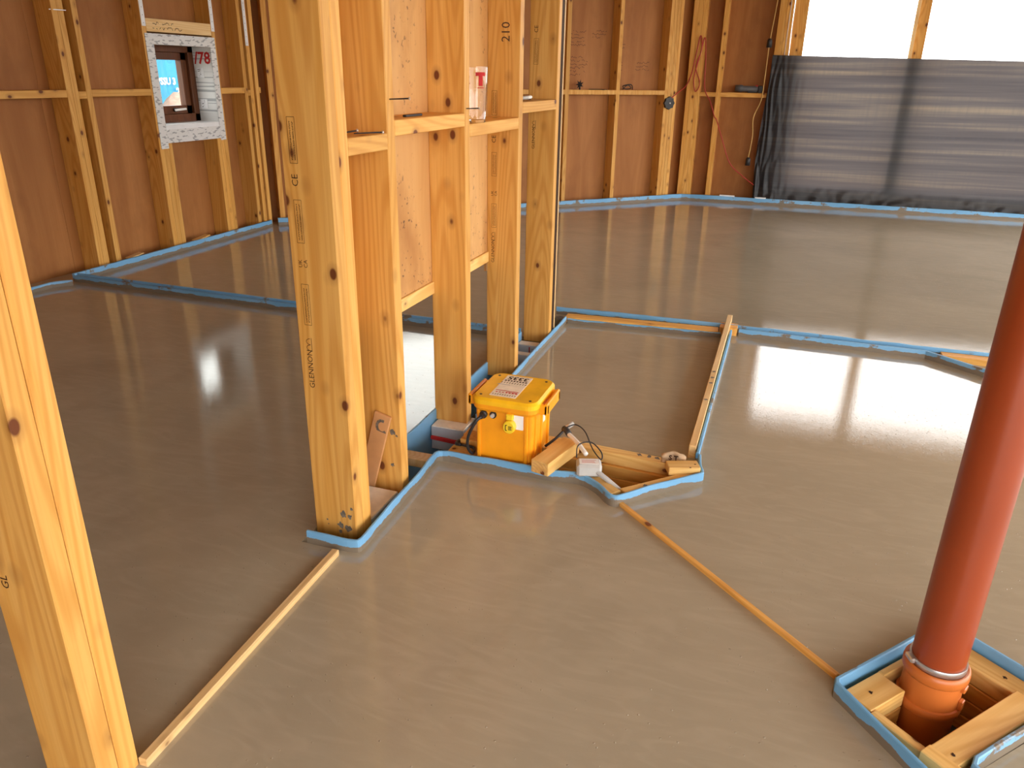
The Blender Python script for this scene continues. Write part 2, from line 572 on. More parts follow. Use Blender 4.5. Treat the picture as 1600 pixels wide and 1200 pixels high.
def strokes(lines, wd):
    """flat marks: quads along 2-D segments"""
    vs, fs = [], []
    for (a, b) in lines:
        a, b = Vector(a), Vector(b)
        d = (b - a)
        if d.length < 1e-6: continue
        n = Vector((-d.y, d.x)).normalized() * wd / 2
        i = len(vs)
        for p in (a - n, b - n, b + n, a + n):
            vs.append((p.x, p.y, 0))
        fs.append((i, i + 1, i + 2, i + 3))
    return mesh_from(vs, fs, 'marks')

def blob(r, seed, n=22):
    vs = [(0, 0, 0)]
    for k in range(n):
        a = 2 * math.pi * k / n
        q = r * (0.75 + 0.5 * noise.noise(Vector((math.cos(a) * 1.7 + seed, math.sin(a) * 1.7, seed))))
        vs.append((q * math.cos(a), q * math.sin(a), 0))
    return mesh_from(vs, [(0, k + 1, (k + 1) % n + 1) for k in range(n)], 'blob')

# ================================================================== SETTING
K = 0.974                      # the far walls stand this fraction of the first survey distance away
def s(v): return v * K
def hz(z): return 1.3 + (z - 1.3) * K
LX = s(-4.5)                   # room face of the left wall studs
WY = s(9.5)                    # room face of the window wall studs
CEIL = 2.75
A0 = Vector((LX, s(6.15)))     # corner where the angled wall begins
AD = Vector((math.sqrt(0.5), math.sqrt(0.5)))
AN = Vector((math.sqrt(0.5), -math.sqrt(0.5)))
def AP(u, off=0.0, z=0.0):     # point on the angled wall: u along it, off into the room
    p = A0 + AD * u + AN * off
    return Vector((p.x, p.y, z))
UEND = s(4.72)
CX = AP(UEND).x                # corner between angled and window wall
RX = 4.3                       # open side of the building

# edge paths in plan ------------------------------------------------
BOX = [(-1.195, 1.632), (-1.12, 1.632), (-1.045, 1.636), (-1.022, 1.660), (-1.028, 1.79), (-1.034, 1.97), (-1.038, 2.10), (-1.046, 2.205),
       (-1.030, 2.25), (-0.89, 2.25), (-0.72, 2.250), (-0.62, 2.248), (-0.525, 2.258), (-0.46, 2.222), (-0.41, 2.168), (-0.379, 2.158),
       (-0.350, 2.187), (-0.263, 2.286), (-0.140, 2.400), (-0.127, 2.428), (-0.140, 2.480), (-0.150, 2.560)]
BOXS = smooth_path([(x, y, 0) for x, y in BOX], 4)
hole_a = [(p.x, p.y) for p in BOXS] + [(-0.165, 2.57), (-1.035, 2.57), (-1.045, 3.06), (-1.055, 3.48), (-1.058, 4.02), (-1.12, 4.10), (-1.215, 4.10), (-1.215, 1.632)]
pit_hole = [(0.266, 1.530), (0.533, 1.845), (0.765, 1.648), (0.518, 1.384), (0.655, 1.233), (0.575, 1.150), (0.433, 1.320)]

def floor_mesh(outer, holes, z):
    polys = [[Vector((x, y, z)) for x, y in outer]] + [[Vector((x, y, z)) for x, y in h] for h in holes]
    vs = [v for p in polys for v in p]
    tris = tessellate_polygon(polys)
    bm = bmesh.new()
    bv = [bm.verts.new(v) for v in vs]
    for t in tris:
        try: bm.faces.new([bv[i] for i in t])
        except ValueError: pass
    for f in bm.faces:
        f.normal_update()
        if f.normal.z < 0: f.normal_flip()
    # thickness at the edges of the openings
    k = len(outer)
    for h in holes:
        idx = list(range(k, k + len(h)))
        low = [bm.verts.new((vs[i].x, vs[i].y, z - 0.19)) for i in idx]
        for a in range(len(idx)):
            b2 = (a + 1) % len(idx)
            bm.faces.new((bv[idx[a]], bv[idx[b2]], low[b2], low[a]))
        k += len(h)
    me = bpy.data.meshes.new('floor')
    bm.to_mesh(me); bm.free()
    return me

outer = [(LX - 0.148, -2.0), (RX, -2.0), (RX, WY + 0.148), (CX - 0.06, WY + 0.148), (LX - 0.148, A0.y + 0.06)]
tag(put('floor', floor_mesh(outer, [hole_a, pit_hole], 0.0), SCREED), 'freshly poured wet grey-brown screed floor', kind='structure')
tag(block('floor_slab', (LX - 0.3, -2.2, -0.30), (RX + 0.1, WY + 0.3, -0.20), SLABM, bevel=0), 'dusty slab below the screed openings', kind='structure')
g = mesh_from([(-80, -80, -0.32), (80, -80, -0.32), (80, 80, -0.32), (-80, 80, -0.32)], [(0, 1, 2, 3)], 'ground')
tag(put('ground', g, GRAVEL), 'gravelly ground outside the building', kind='structure')
cl = [(LX - 0.3, -2.2), (RX + 0.2, -2.2), (RX + 0.2, WY + 0.3), (CX - 0.1, WY + 0.3), (LX - 0.3, A0.y + 0.1)]
bm = bmesh.new()
lo = [bm.verts.new((x, y, CEIL)) for x, y in cl]
hi = [bm.verts.new((x, y, CEIL + 0.1)) for x, y in cl]
bm.faces.new(lo); bm.faces.new(hi[::-1])
for i in range(5):
    j = (i + 1) % 5
    bm.faces.new((lo[i], lo[j], hi[j], hi[i]))
tag(put('ceiling', bm_mesh(bm), PLY_CEIL), 'unseen plain boarded ceiling added over the room for shade', kind='structure')  # invented ceiling, out of view, keeps sky light to the openings

# ---- left wall -----------------------------------------------------
wl = empty('wall_left', (LX, 0, 0), 'timber stud wall sheathed in reddish plywood with a small window', kind='structure')
WIN = (s(4.915), s(5.545), hz(0.875), hz(1.475))          # opening y0,y1,z0,z1
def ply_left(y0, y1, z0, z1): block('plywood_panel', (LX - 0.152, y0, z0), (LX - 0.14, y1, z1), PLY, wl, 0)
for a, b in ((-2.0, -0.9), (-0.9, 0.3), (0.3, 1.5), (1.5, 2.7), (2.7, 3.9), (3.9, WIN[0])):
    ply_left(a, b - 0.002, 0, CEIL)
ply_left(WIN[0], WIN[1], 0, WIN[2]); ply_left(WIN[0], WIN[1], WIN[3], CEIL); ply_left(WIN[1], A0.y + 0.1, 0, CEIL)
def lstud(y0, y1, z0=0.0, z1=CEIL): post('stud', LX - 0.14, LX, y0, y1, z0, z1, PINE, wl)
for y in (-1.4, -0.8, -0.2, 0.4, 1.0, 1.6, 2.2, 2.75): lstud(y, y + 0.045)
lstud(s(3.40), s(3.445))
A = s(4.083); lstud(A, A + 0.0445); lstud(A + 0.0455, A + 0.09)
B = s(4.238); lstud(B, B + 0.045)
Cc = s(4.822); lstud(Cc, Cc + 0.0445); lstud(Cc + 0.0455, Cc + 0.09, 0, WIN[2] - 0.05); lstud(Cc + 0.091, Cc + 0.132, 0, WIN[2] - 0.05)
Dd = s(5.478); lstud(Dd, Dd + 0.040, 0, WIN[2] - 0.05); lstud(Dd + 0.041, Dd + 0.082, 0, WIN[2] - 0.05); lstud(Dd + 0.083, Dd + 0.125)
Ee = s(5.905); lstud(Ee, Ee + 0.042)
Ff = s(5.985); lstud(Ff, Ff + 0.045); lstud(Ff + 0.075, Ff + 0.12)
def lnog(y0, y1, z=1.145): timber('noggin', (LX - 0.07, y0, hz(z)), (LX - 0.07, y1, hz(z)), 0.14, 0.045, PINE, wl)
lnog(2.795, s(3.40)); lnog(s(3.445), A); lnog(A + 0.09, B, 1.135); lnog(B + 0.045, Cc); lnog(Dd + 0.125, Ee); lnog(Ee + 0.042, Ff, 1.125); lnog(Ff + 0.12, A0.y - 0.02)
hb = timber('head_beam', (LX - 0.045, Cc + 0.045, hz(1.60)), (LX - 0.045, Dd + 0.083, hz(1.60)), 0.09, 0.085, PINE_PALE, wl)
HB = hb
for yy in (Cc + 0.004, Dd + 0.085, Ff - 0.004):
    zb = hz(1.59) if yy < Ff - 0.1 else hz(1.50)
    st = block('metal_strap', (LX, yy, zb), (LX + 0.003, yy + 0.036, CEIL - 0.02), PAINTW, wl, 0)
    ln = [((0, k * 0.05), (0.004, k * 0.05)) for k in range(10)]
    put('strap_holes', strokes(ln, 0.006), INK, st, frame_mat((LX + 0.0035, yy + 0.016, zb + 0.02), (0, 1, 0), (0, 0, 1)))
o = timber('screw', (LX - 0.01, A - 0.01, hz(1.642)), (LX + 0.02, A + 0.09, hz(1.642)), 0.006, 0.006, STEEL, wl)

# ---- small window in the left wall ---------------------------------
w1 = empty('window_1', (LX, WIN[0], WIN[2]), 'small brown timber window in a reveal lined with white printed tape', kind='structure')
y0, y1, z0, z1 = WIN
XO = LX - 0.26                                              # outside face
tw = 0.075
def tp(lo, hi): block('tape', lo, hi, TAPE, w1, 0)
tp((LX - 0.002, y0 - tw, z1 - 0.002), (LX + 0.004, y1 + 0.04, z1 + 0.068))
tp((LX - 0.002, y0 - tw, z0 - 0.132), (LX + 0.004, y0, z1))
tp((LX - 0.002, y1 - 0.02, z0 - 0.110), (LX + 0.005, y1 + 0.04, z1))
tp((LX - 0.002, y0, z0 - 0.095), (LX + 0.0035, y1 - 0.02, z0))
# lining of the reveal
block('reveal_board', (XO + 0.05, y1 - 0.02, z0), (LX, y1 + 0.02, z1), TAPE, w1, 0)
block('reveal_board', (XO + 0.05, y0 - 0.02, z0), (LX, y0, z1), TAPE, w1, 0)
block('reveal_sill', (XO + 0.05, y0, z0 - 0.03), (LX + 0.002, y1 - 0.02, z0 + 0.032), PAINTW, w1, 0.003)
block('reveal_head', (XO + 0.05, y0, z1), (LX, y1, z1 + 0.03), TAPE, w1, 0)
fx0, fx1 = XO, XO + 0.09
fy1 = y1 - 0.022
fb, ft = z0 + 0.035, z1
def fr(name, lo, hi, par): return block(name, lo, hi, PINE_DARK, par, 0.003)
fr('frame_rail', (fx0, y0, fb), (fx1, fy1, fb + 0.058), w1)
fr('frame_rail', (fx0, y0, ft - 0.045), (fx1, fy1, ft), w1)
fr('frame_stile', (fx0, y0, fb), (fx1, y0 + 0.05, ft), w1)
fr('frame_stile', (fx0, fy1 - 0.058, fb), (fx1, fy1, ft), w1)
sx0, sx1 = XO + 0.01, XO + 0.065
sa, sb, sc, sd = y0 + 0.05, fy1 - 0.058, fb + 0.058, ft - 0.045
fr('sash_rail', (sx0, sa, sc), (sx1, sb, sc + 0.062), w1)
fr('sash_rail', (sx0, sa, sd - 0.055), (sx1, sb, sd), w1)
fr('sash_stile', (sx0, sa, sc), (sx1, sa + 0.06, sd), w1)
fr('sash_stile', (sx0, sb - 0.06, sc), (sx1, sb, sd), w1)
block('pane', (sx0 + 0.025, sa + 0.055, sc + 0.055), (sx0 + 0.029, sb - 0.055, sd - 0.05), PANE, w1, 0)
hd = timber('handle', (sx1 + 0.022, sb - 0.22, sc + 0.030), (sx1 + 0.022, sb - 0.09, sc + 0.036), 0.014, 0.016, WHITEP, w1, bevel=0.005)
block('handle_base', (sx1, sb - 0.215, sc + 0.018), (sx1 + 0.02, sb - 0.18, sc + 0.045), BLACKP, hd, 0.003)
# red print and two plates on the far reveal
put('red_print', text_mesh('/78', 0.12, 0.003), REDINK, w1, frame_mat((LX - 0.085, y1 - 0.0215, z1 - 0.085), (1, 0, 0), (0, 0, 1)))
for zc in (z1 - 0.19, z1 - 0.42):
    pl = block('fixing_plate', (LX - 0.15, y1 - 0.026, zc - 0.035), (LX - 0.085, y1 - 0.02, zc + 0.035), PAINTW, w1, 0)
    put('plate_holes', strokes([((random.uniform(-.025, .025), q), (random.uniform(-.025, .025) * 0 + q * 0.3, q + 0.004)) for q in (-.024, -.012, 0, .012, .024)], 0.004), INK, pl,
        frame_mat((LX - 0.117, y1 - 0.0265, zc), (1, 0, 0), (0, 0, 1)))

# ---- angled back wall ----------------------------------------------
wb = empty('wall_back', (A0.x, A0.y, 0), 'angled timber stud wall sheathed in plywood behind the partition', kind='structure')
RZ = Matrix.Rotation(math.radians(45), 4, 'Z')
def aw(name, u0, u1, o0, o1, z0, z1, mat, bevel=0.002, parent=None):
    c = AP((u0 + u1) / 2, (o0 + o1) / 2, (z0 + z1) / 2)
    return put(name, box_mesh(u1 - u0, abs(o1 - o0), z1 - z0, bevel), mat, parent or wb, Matrix.Translation(c) @ RZ)
HU0, HU1, HZ0, HZ1 = s(0.62), s(1.74), 1.24, 2.55
panel = {}
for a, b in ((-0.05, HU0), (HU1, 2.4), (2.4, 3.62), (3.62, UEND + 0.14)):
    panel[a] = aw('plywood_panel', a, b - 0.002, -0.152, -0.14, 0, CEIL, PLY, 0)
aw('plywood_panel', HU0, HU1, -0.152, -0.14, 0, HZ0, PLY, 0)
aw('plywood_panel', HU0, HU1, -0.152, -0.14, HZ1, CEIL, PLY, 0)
def astud(u0, u1, z0=0, z1=CEIL): aw('stud', u0, u1, -0.14, 0, z0, z1, PINE)
for u in (0.05, 0.3, HU0 - 0.045, HU1, 2.3): astud(u, u + 0.045)
astud(1.15, 1.195, 0, HZ0 - 0.045)
aw('head_beam', HU0, HU1, -0.14, 0, HZ1, HZ1 + 0.09, PINE)
aw('window_sill_beam', HU0, HU1, -0.14, 0, HZ0 - 0.045, HZ0, PINE)
S1, S2, P0 = s(3.09), s(3.725), s(4.372)
astud(S1, S1 + 0.045); astud(S2, S2 + 0.045)
for k in range(4): astud(P0 + k * 0.041, P0 + k * 0.041 + 0.040)
def anog(u0, u1, z=1.145): aw('noggin', u0, u1, -0.14, 0, hz(z) - 0.024, hz(z) + 0.022, PINE)
anog(0.345, HU0 - 0.045); anog(HU1 + 0.045, 2.3); anog(2.345, S1); anog(S1 + 0.045, S2); anog(S2 + 0.045, P0)
w3 = empty('window_3', AP(HU0, 0, HZ0), 'window opening in the angled wall hidden behind the partition', kind='structure')
aw('frame_rail', HU0, HU1, -0.2, -0.13, HZ0, HZ0 + 0.05, PINE_DARK, 0.003, w3)
aw('frame_rail', HU0, HU1, -0.2, -0.13, HZ1 - 0.05, HZ1, PINE_DARK, 0.003, w3)
aw('frame_stile', HU0, HU0 + 0.05, -0.2, -0.13, HZ0 + 0.05, HZ1 - 0.05, PINE_DARK, 0.003, w3)
aw('frame_stile', HU1 - 0.05, HU1, -0.2, -0.13, HZ0 + 0.05, HZ1 - 0.05, PINE_DARK, 0.003, w3)
aw('pane', HU0 + 0.05, HU1 - 0.05, -0.168, -0.164, HZ0 + 0.05, HZ1 - 0.05, PANE, 0, w3)

# pencilled notes on the plywood
def scribble(rows, wmax, gap, seed):
    rnd = random.Random(seed)
    ln = []
    for r in range(rows):
        x, yv = rnd.uniform(0, 0.02), -r * gap
        end = wmax * rnd.uniform(0.45, 1.0)
        while x < end:
            if rnd.random() < 0.16:
                x += 0.018; continue
            nx, ny = x + rnd.uniform(0.006, 0.016), -r * gap + rnd.uniform(-0.011, 0.011)
            ln.append(((x, yv), (nx, ny)))
            x, yv = nx, ny
    return ln
aframe = lambda u, z: frame_mat(AP(u, -0.139, z), (AD.x, AD.y, 0), (0, 0, 1))
for pn, u, z, rws, wm, gp, sd in ((2.4, s(3.18), hz(1.74), 5, 0.22, 0.032, 1), (2.4, s(3.47), hz(1.75), 3, 0.18, 0.03, 2), (2.4, s(3.17), hz(1.49), 6, 0.26, 0.034, 3),
                                  (3.62, s(3.79), hz(1.66), 4, 0.12, 0.03, 4), (3.62, s(3.79), hz(1.45), 7, 0.09, 0.035, 5), (3.62, s(4.05), hz(1.45), 3, 0.2, 0.035, 6)):
    put('pencil_writing', strokes(scribble(rws, wm, gp, sd), 0.0035), PENCIL, panel[pn], aframe(u, z))

put('pencil_writing', strokes(scribble(2, 0.30, 0.03, 11), 0.004), PENCIL, HB, frame_mat((LX + 0.0008, Cc + 0.10, hz(1.612)), (0, 1, 0), (0, 0, 1)))

# ---- window wall ----------------------------------------------------
wr = empty('wall_right', (CX, WY, 0), 'timber stud wall with plywood beside a tall sheeted opening', kind='structure')
JX = s(-0.30)
OX0, MX0, MX1, OX1 = s(-0.01), s(1.05), s(1.165), 3.55
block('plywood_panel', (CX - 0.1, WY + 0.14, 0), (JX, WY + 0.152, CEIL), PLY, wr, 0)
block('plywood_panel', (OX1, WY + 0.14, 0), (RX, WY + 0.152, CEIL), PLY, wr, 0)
def wstud(x0, x1, z0=0, z1=CEIL, y0=0.0, y1=0.14, mat=PINE): return block('stud', (x0, WY + y0, z0), (x1, WY + y1, z1), mat, wr)
PX = s(-1.235) + 0.03
for k in range(3): wstud(PX + k * 0.05, PX + k * 0.05 + 0.049)
wstud(s(-0.873), s(-0.873) + 0.05)
wstud(JX, JX + 0.07); wstud(JX + 0.072, JX + 0.14)
wstud(JX + 0.15, OX0, y0=0.05, y1=0.16)
wstud(OX1, OX1 + 0.045); wstud(OX1 + 0.35, OX1 + 0.395)
wstud(MX0 - 0.02, MX0 + 0.012, y0=0.0, y1=0.03, mat=PINE_PALE)
wstud(MX0, MX1, y0=0.03, y1=0.16)
def wnog(x0, x1): timber('noggin', (x0, WY + 0.07, hz(1.132)), (x1, WY + 0.07, hz(1.132)), 0.14, 0.046, PINE, wr)
wnog(PX + 0.15, s(-0.873)); wnog(s(-0.873) + 0.05, JX); wnog(OX1 + 0.045, OX1 + 0.35)
block('bottom_beam', (OX0, WY + 0.02, 0), (OX1, WY + 0.14, 0.20), PINE, wr)
block('head_beam', (OX0, WY, 2.62), (OX1, WY + 0.14, CEIL), PINE, wr)
for nm, x in (('white_cord', JX + 0.105), ('white_cord', JX + 0.145)):
    put(nm, tube([(x, WY - 0.004, 1.5), (x + 0.004, WY - 0.004, 2.0), (x, WY - 0.004, 2.6)], 0.004, 6), WHITEP, wr)

# ---- open side and wall behind the camera ---------------------------
ws = empty('wall_side', (RX, 0, 0), 'open side of the timber frame with posts and header', kind='structure')
for y in (-1.9, 1.0, 4.2, 7.2, WY):
    block('stud', (RX - 0.07, y, 0), (RX + 0.07, y + 0.09, CEIL - 0.25), PINE, ws)
block('header_beam', (RX - 0.07, -2.0, CEIL - 0.25), (RX + 0.07, WY + 0.14, CEIL), PINE, ws)
wf = empty('wall_front', (0, -2.0, 0), 'unseen open timber framed front behind the camera, left part boarded to shade the studs', kind='structure')
for k in range(4):
    block('plywood_panel', (LX - 0.15 + k * 1.1, -2.152, 0), (LX - 0.15 + (k + 1) * 1.1 - 0.003, -2.14, CEIL - 0.25), PLY_PART, wf, 0)  # unseen boarding added to darken the wide stud faces
for x in [LX - 0.14 + 0.6 * k for k in range(8)] + [2.4]:
    block('stud', (x, -2.14, 0), (x + 0.045, -2.0, CEIL - 0.25), PINE, wf)
block('header_beam', (LX - 0.15, -2.14, CEIL - 0.25), (RX + 0.07, -2.0, CEIL), PINE, wf)

# ================================================================== PARTITION
PXR, PXL = -1.07, -1.21
pt = empty('timber_partition', (-1.14, 1.7, 0), 'open orange pine stud partition with staggered noggins standing in the blue edged channel', 'partition')
studs = {}
def pstud(key, y0, y1, z0=0.0):
    studs[key] = post('stud', PXL, PXR, y0, y1, z0, CEIL, PINE, pt, 0.0025)
    return studs[key]
pstud('a', 1.706, 1.7505, -0.02); pstud('b', 1.7515, 1.796, -0.02)
pstud('2', 2.012, 2.057, -0.02); pstud('3', 2.577, 2.622); pstud('4', 3.158, 3.206, -0.02); pstud('5', 3.708, 3.754, -0.02)
def pnog(y0, y1, zt): timber('noggin', (-1.14, y0, zt - 0.022), (-1.14, y1, zt - 0.022), 0.14, 0.044, PINE, pt)
pnog(1.796, 2.012, 1.144); pnog(2.057, 2.577, 1.177); pnog(2.622, 3.158, 1.139); pnog(3.206, 3.708, 1.197)
block('plywood_panel', (PXL - 0.012, 1.80, 0.572), (PXL, 3.19, CEIL), PLY_PART, pt, 0)
block('plywood_panel', (PXL - 0.03, 3.20, 0.47), (PXL - 0.018, 3.30, CEIL), PLY_PART, pt, 0)
timber('bottom_batten', (PXL - 0.006, 2.057, 0.548), (PXL - 0.006, 3.158, 0.548), 0.03, 0.046, PINE_LOOSE, pt)
block('membrane_edge', (PXR - 0.12, 3.757, -0.02), (PXR - 0.002, 3.80, CEIL), INK, pt, 0)
block('board_edge', (PXL, 3.802, -0.02), (PXR + 0.0, 3.815, CEIL), PINE_PALE, pt, 0)

# printed grade stamps on the wide faces
def stamp_box(h, wd=0.022):
    L = []
    hw = wd / 2
    for a, b in (((-hw, 0), (hw, 0)), ((hw, 0), (hw, h)), ((hw, h), (-hw, h)), ((-hw, h), (-hw, 0))):
        L.append((a, b))
    rnd = random.Random(int(h * 1e4))
    for x in (-hw * 0.35, hw * 0.4):
        z = 0.008
        while z < h - 0.01:
            d = rnd.uniform(0.0015, 0.005)
            L.append(((x - 0.002, z), (x + 0.002, z + 0.0006)))
            L.append(((x + rnd.uniform(-.002, .002), z), (x + rnd.uniform(-.002, .002), z + d)))
            z += d + 0.001
    return strokes(L, 0.0011)
def arches():
    L = []
    for cx in (-0.009, 0.009):
        for k in range(8):
            a, b = math.pi * k / 8, math.pi * (k + 1) / 8
            L.append(((cx + 0.0085 * math.cos(a), 0.012 * math.sin(a)), (cx + 0.0085 * math.cos(b), 0.012 * math.sin(b))))
    L.append(((-0.02, -0.004), (0.02, -0.004)))
    return strokes(L, 0.0016)
def on_face(st, me, x, y, z, rot=True, mat=INK, nm='grade_stamp'):
    X, Y = ((0, 0, 1), (-1, 0, 0)) if rot else ((1, 0, 0), (0, 0, 1))
    return put(nm, me, mat, st, frame_mat((x, y - 0.0006, z), X, Y))
def stamps(st, yf, x, z_name, z_arch, boxes, z_uk, z_ce, size=0.021):
    if z_name: on_face(st, text_mesh('GLENNON', size), x, yf, z_name)
    if z_arch: on_face(st, arches(), x + 0.004, yf, z_arch)
    for a, b in boxes: on_face(st, stamp_box(b - a), x + 0.003, yf, a, False)
    if z_uk: on_face(st, text_mesh('UK\nCA', 0.016), x + 0.004, yf, z_uk)
    if z_ce: on_face(st, text_mesh('CE', 0.026), x + 0.002, yf, z_ce)
stamps(studs['a'], 1.706, -1.178, 0.530, 0.602, ((0.659, 0.773), (0.884, 0.995), (1.086, 1.197)), 0.829, 1.044, 0.0235)
stamps(studs['4'], 3.158, -1.181, 0.575, 0.640, ((0.680, 0.782), (0.899, 0.996), (1.145, 1.24)), 0.826, 1.05)
stamps(studs['5'], 3.708, -1.180, 1.02, 1.08, ((1.35, 1.46),), None, 1.50)
on_face(studs['4'], text_mesh('210', 0.05), -1.13, 3.158, 1.46, True, PENCIL, 'pencil_writing')
# cement splashes near the foot of the doubled stud
for k, (dx, dz, r) in enumerate(((-0.040, 0.075, 0.014), (-0.020, 0.070, 0.010), (-0.052, 0.035, 0.013), (-0.025, 0.028, 0.014), (-0.012, 0.098, 0.006), (-0.055, 0.012, 0.008), (-0.098, 0.045, 0.004), (-0.095, 0.03, 0.003))):
    put('cement_splash', blob(r, k * 3.1), CEMENT, studs['a'], frame_mat((PXR + dx, 1.7053, dz), (1, 0, 0), (0, 0, 1)))
for k, (x, z, r) in enumerate(((-1.10, 0.21, 0.014), (-1.105, 0.09, 0.008), (-1.085, 0.20, 0.006))):
    put('cement_splash', blob(r, 40 + k * 2.3), CEMENT, studs['2'], frame_mat((x, 2.0113, z), (1, 0, 0), (0, 0, 1)))

# doubled door post close to the camera
dp = empty('door_post', (-1.14, 0.79, 0), 'doubled pine stud post at the other side of the doorway, alone', 'post')
for y in (0.752, 0.7965):
    st = post('stud', PXL, PXR, y, y + 0.0435, -0.02, CEIL, PINE, dp, 0.0025)
    if y < 0.76:
        on_face(st, text_mesh('GL', 0.024), -1.178, y, 0.475)

# ================================================================== EDGE STRIPS, LATHS, TIMBERS
strip('blue foam strip winding round the doubled stud and the transformer box, cement splashed', [(p.x, p.y) for p in BOXS], 0.010, -0.15, 0.042, 0.005)
strip('blue foam strip on the plywood side of the partition channel', [(-1.215, 3.66), (-1.215, 1.82)], 0.011, -0.15, 0.045)
strip('blue foam strip beside the partition, running behind the transformer to the plank', [(-1.033, 2.60), (-1.045, 3.06), (-1.055, 3.48), (-1.058, 4.02)], 0.010, -0.15, 0.040, 0.004)
strip('blue foam strip along the foot of the left stud wall', [(s(-4.50) + 0.075, 3.70), (s(-4.5) + 0.045, 5.88)], 0.020, -0.02, 0.052, 0.003)
strip('short lower blue foam strip along the left wall this side of the divider', [(LX + 0.06, 0.5), (LX + 0.06, 3.35), (LX + 0.07, 3.52), (LX + 0.14, 3.62)], 0.014, -0.02, 0.035)
a1, a2 = AP(0.02, 0.05), AP(UEND - 0.05, 0.09)
strip('long blue grey foam strip along the foot of the angled and window walls', [(a1.x + 0.02, a1.y - 0.03), (a2.x, a2.y), (a2.x + 0.10, a2.y + 0.02), (RX - 0.1, WY - 0.06)], 0.020, -0.02, 0.060, 0.004)
dv = empty('divider_strip', (-2.8, 3.68, 0), 'straight blue double lipped divider strip from left wall corner to partition', 'foam strip', 'blue foam edge strips round the screed')
put('front_lip', ribbon([Vector((-4.31 + 3.09 * k / 50, 3.695 - 0.035 * min(1, k / 26), 0)) for k in range(51)], 0.024, -0.02, 0.040, 0.0), BLUE, dv)
put('back_lip', ribbon([Vector((-4.31 + 3.09 * k / 50, 3.720 - 0.035 * min(1, k / 26), 0)) for k in range(51)], 0.010, -0.02, 0.052, 0.0), BLUE, dv)
strip('blue foam strip behind the plank, stained dark, reaching past the cross batten', [(-1.165, 4.185), (-0.15, 4.212), (0.80, 4.195), (1.5, 4.215)], 0.012, -0.02, 0.044, 0.004)
strip('blue foam strip under the front edge of the thin plank', [(-1.055, 4.030), (-0.215, 4.088)], 0.010, -0.02, 0.026)
strip('blue foam strip with a kink, in front of the dark slot beyond the cross batten', [(-0.125, 4.150), (0.79, 4.135), (1.02, 3.945), (1.45, 3.60)], 0.014, -0.02, 0.040, 0.002)
strip('thin wet blue foam strip along the side of the cross batten', [(-0.158, 2.57), (-0.158, 4.12)], 0.012, -0.02, 0.040, 0.004)
strip('blue foam strip on the outer sides of the pipe pit, meeting the thin lath', [(0.60, 1.135), (0.43, 1.315), (0.262, 1.518), (0.262, 1.535), (0.525, 1.845), (0.538, 1.847), (0.63, 1.77), (0.80, 1.625)][::-1], 0.010, -0.15, 0.042, 0.003)
strip('blue foam strip turning the inner corner of the pipe pit', [(0.66, 1.235), (0.530, 1.365), (0.522, 1.378), (0.528, 1.395), (0.64, 1.517), (0.78, 1.66)], 0.010, -0.15, 0.042, 0.003)

tag(timber('lath', (-1.085, 1.612, 0.006), (-1.058, 0.838, 0.006), 0.022, 0.024, PINE_PALE), 'pale wooden lath bridging the doorway between the two doubled studs', 'lath')
tag(timber('lath', (-0.366, 2.180, 0.000), (0.275, 1.583, 0.000), 0.016, 0.024, PINE), 'thin dark orange lath from the transformer box to the pipe pit', 'lath')
bt = timber('batten', (-0.186, 2.60, 0.024), (-0.189, 4.36, 0.030), 0.027, 0.052, PINE_PALE)
tag(bt, 'long pale batten on edge, cement stained, crossing the blue strip', 'batten')
for k, (y, r) in enumerate(((3.25, 0.011), (3.32, 0.012), (3.40, 0.011), (3.05, 0.010))):
    put('cement_splash', blob(r, 70 + k), CEMENT, bt, frame_mat((-0.187, y, 0.0555), (1, 0, 0), (0, 1, 0)))
tag(block('timber_block', (-0.228, 4.15, -0.01), (-0.135, 4.245, 0.042), PINE), 'small orange timber block under the far end of the batten', 'timber')
tag(timber('plank', (-1.075, 4.078, 0.018), (-0.232, 4.135, 0.018), 0.075, 0.030, PINE), 'thin orange plank lying against the stained blue strip', 'plank')
tag(timber('plank', (0.865, 4.154, 0.012), (1.40, 4.156, 0.012), 0.07, 0.036, PINE), 'orange plank in the slot beyond the strip kink, beside the pipe', 'plank')
tag(put('rubble', blob(0.05, 9.0), CEMENT, None, Matrix.Translation((-1.10, 4.09, 0.008))), 'loose dark grit at the end of the thin plank', 'grit', kind='stuff')

# box of timbers round the transformer
bx = empty('timber_surround', (-0.5, 2.4, -0.15), 'three sided surround of stacked orange timbers beside the transformer', 'timber frame')
for z in (-0.125, -0.078, -0.031, 0.014):
    timber('plank', (-0.650, 2.496, z), (-0.165, 2.465, z), 0.045 if z > 0 else 0.075, 0.045, PINE_LOOSE if z > 0 else PINE, bx)
for z in (-0.125, -0.078, -0.031, 0.010):
    timber('plank', (-0.530, 2.308, z), (-0.386, 2.196, z), 0.046, 0.045, PINE_LOOSE, bx)
    timber('plank', (-0.366, 2.216, z), (-0.166, 2.418, z), 0.034, 0.045, PINE_LOOSE, bx)
for k, (x, y) in enumerate(((-0.36, 2.487), (-0.325, 2.485), (-0.295, 2.482), (-0.30, 2.27))):
    put('cement_splash', blob(0.012, 90 + k), CEMENT, bx, frame_mat((x, y - 0.003, 0.0372), (1, 0, 0), (0, 1, 0)))
tag(block('plank', (-1.030, 2.275, -0.03), (-0.64, 2.345, 0.024), PINE_LOOSE), 'timber under the front of the yellow transformer', 'plank')
tag(block('plank', (-1.030, 2.44, -0.03), (-0.66, 2.545, 0.024), PINE_LOOSE), 'timber under the back of the yellow transformer', 'plank')
tag(block('timber_block', (-1.005, 2.350, -0.02), (-0.935, 2.435, 0.050), PINE), 'short timber block between insulation and transformer', 'timber')
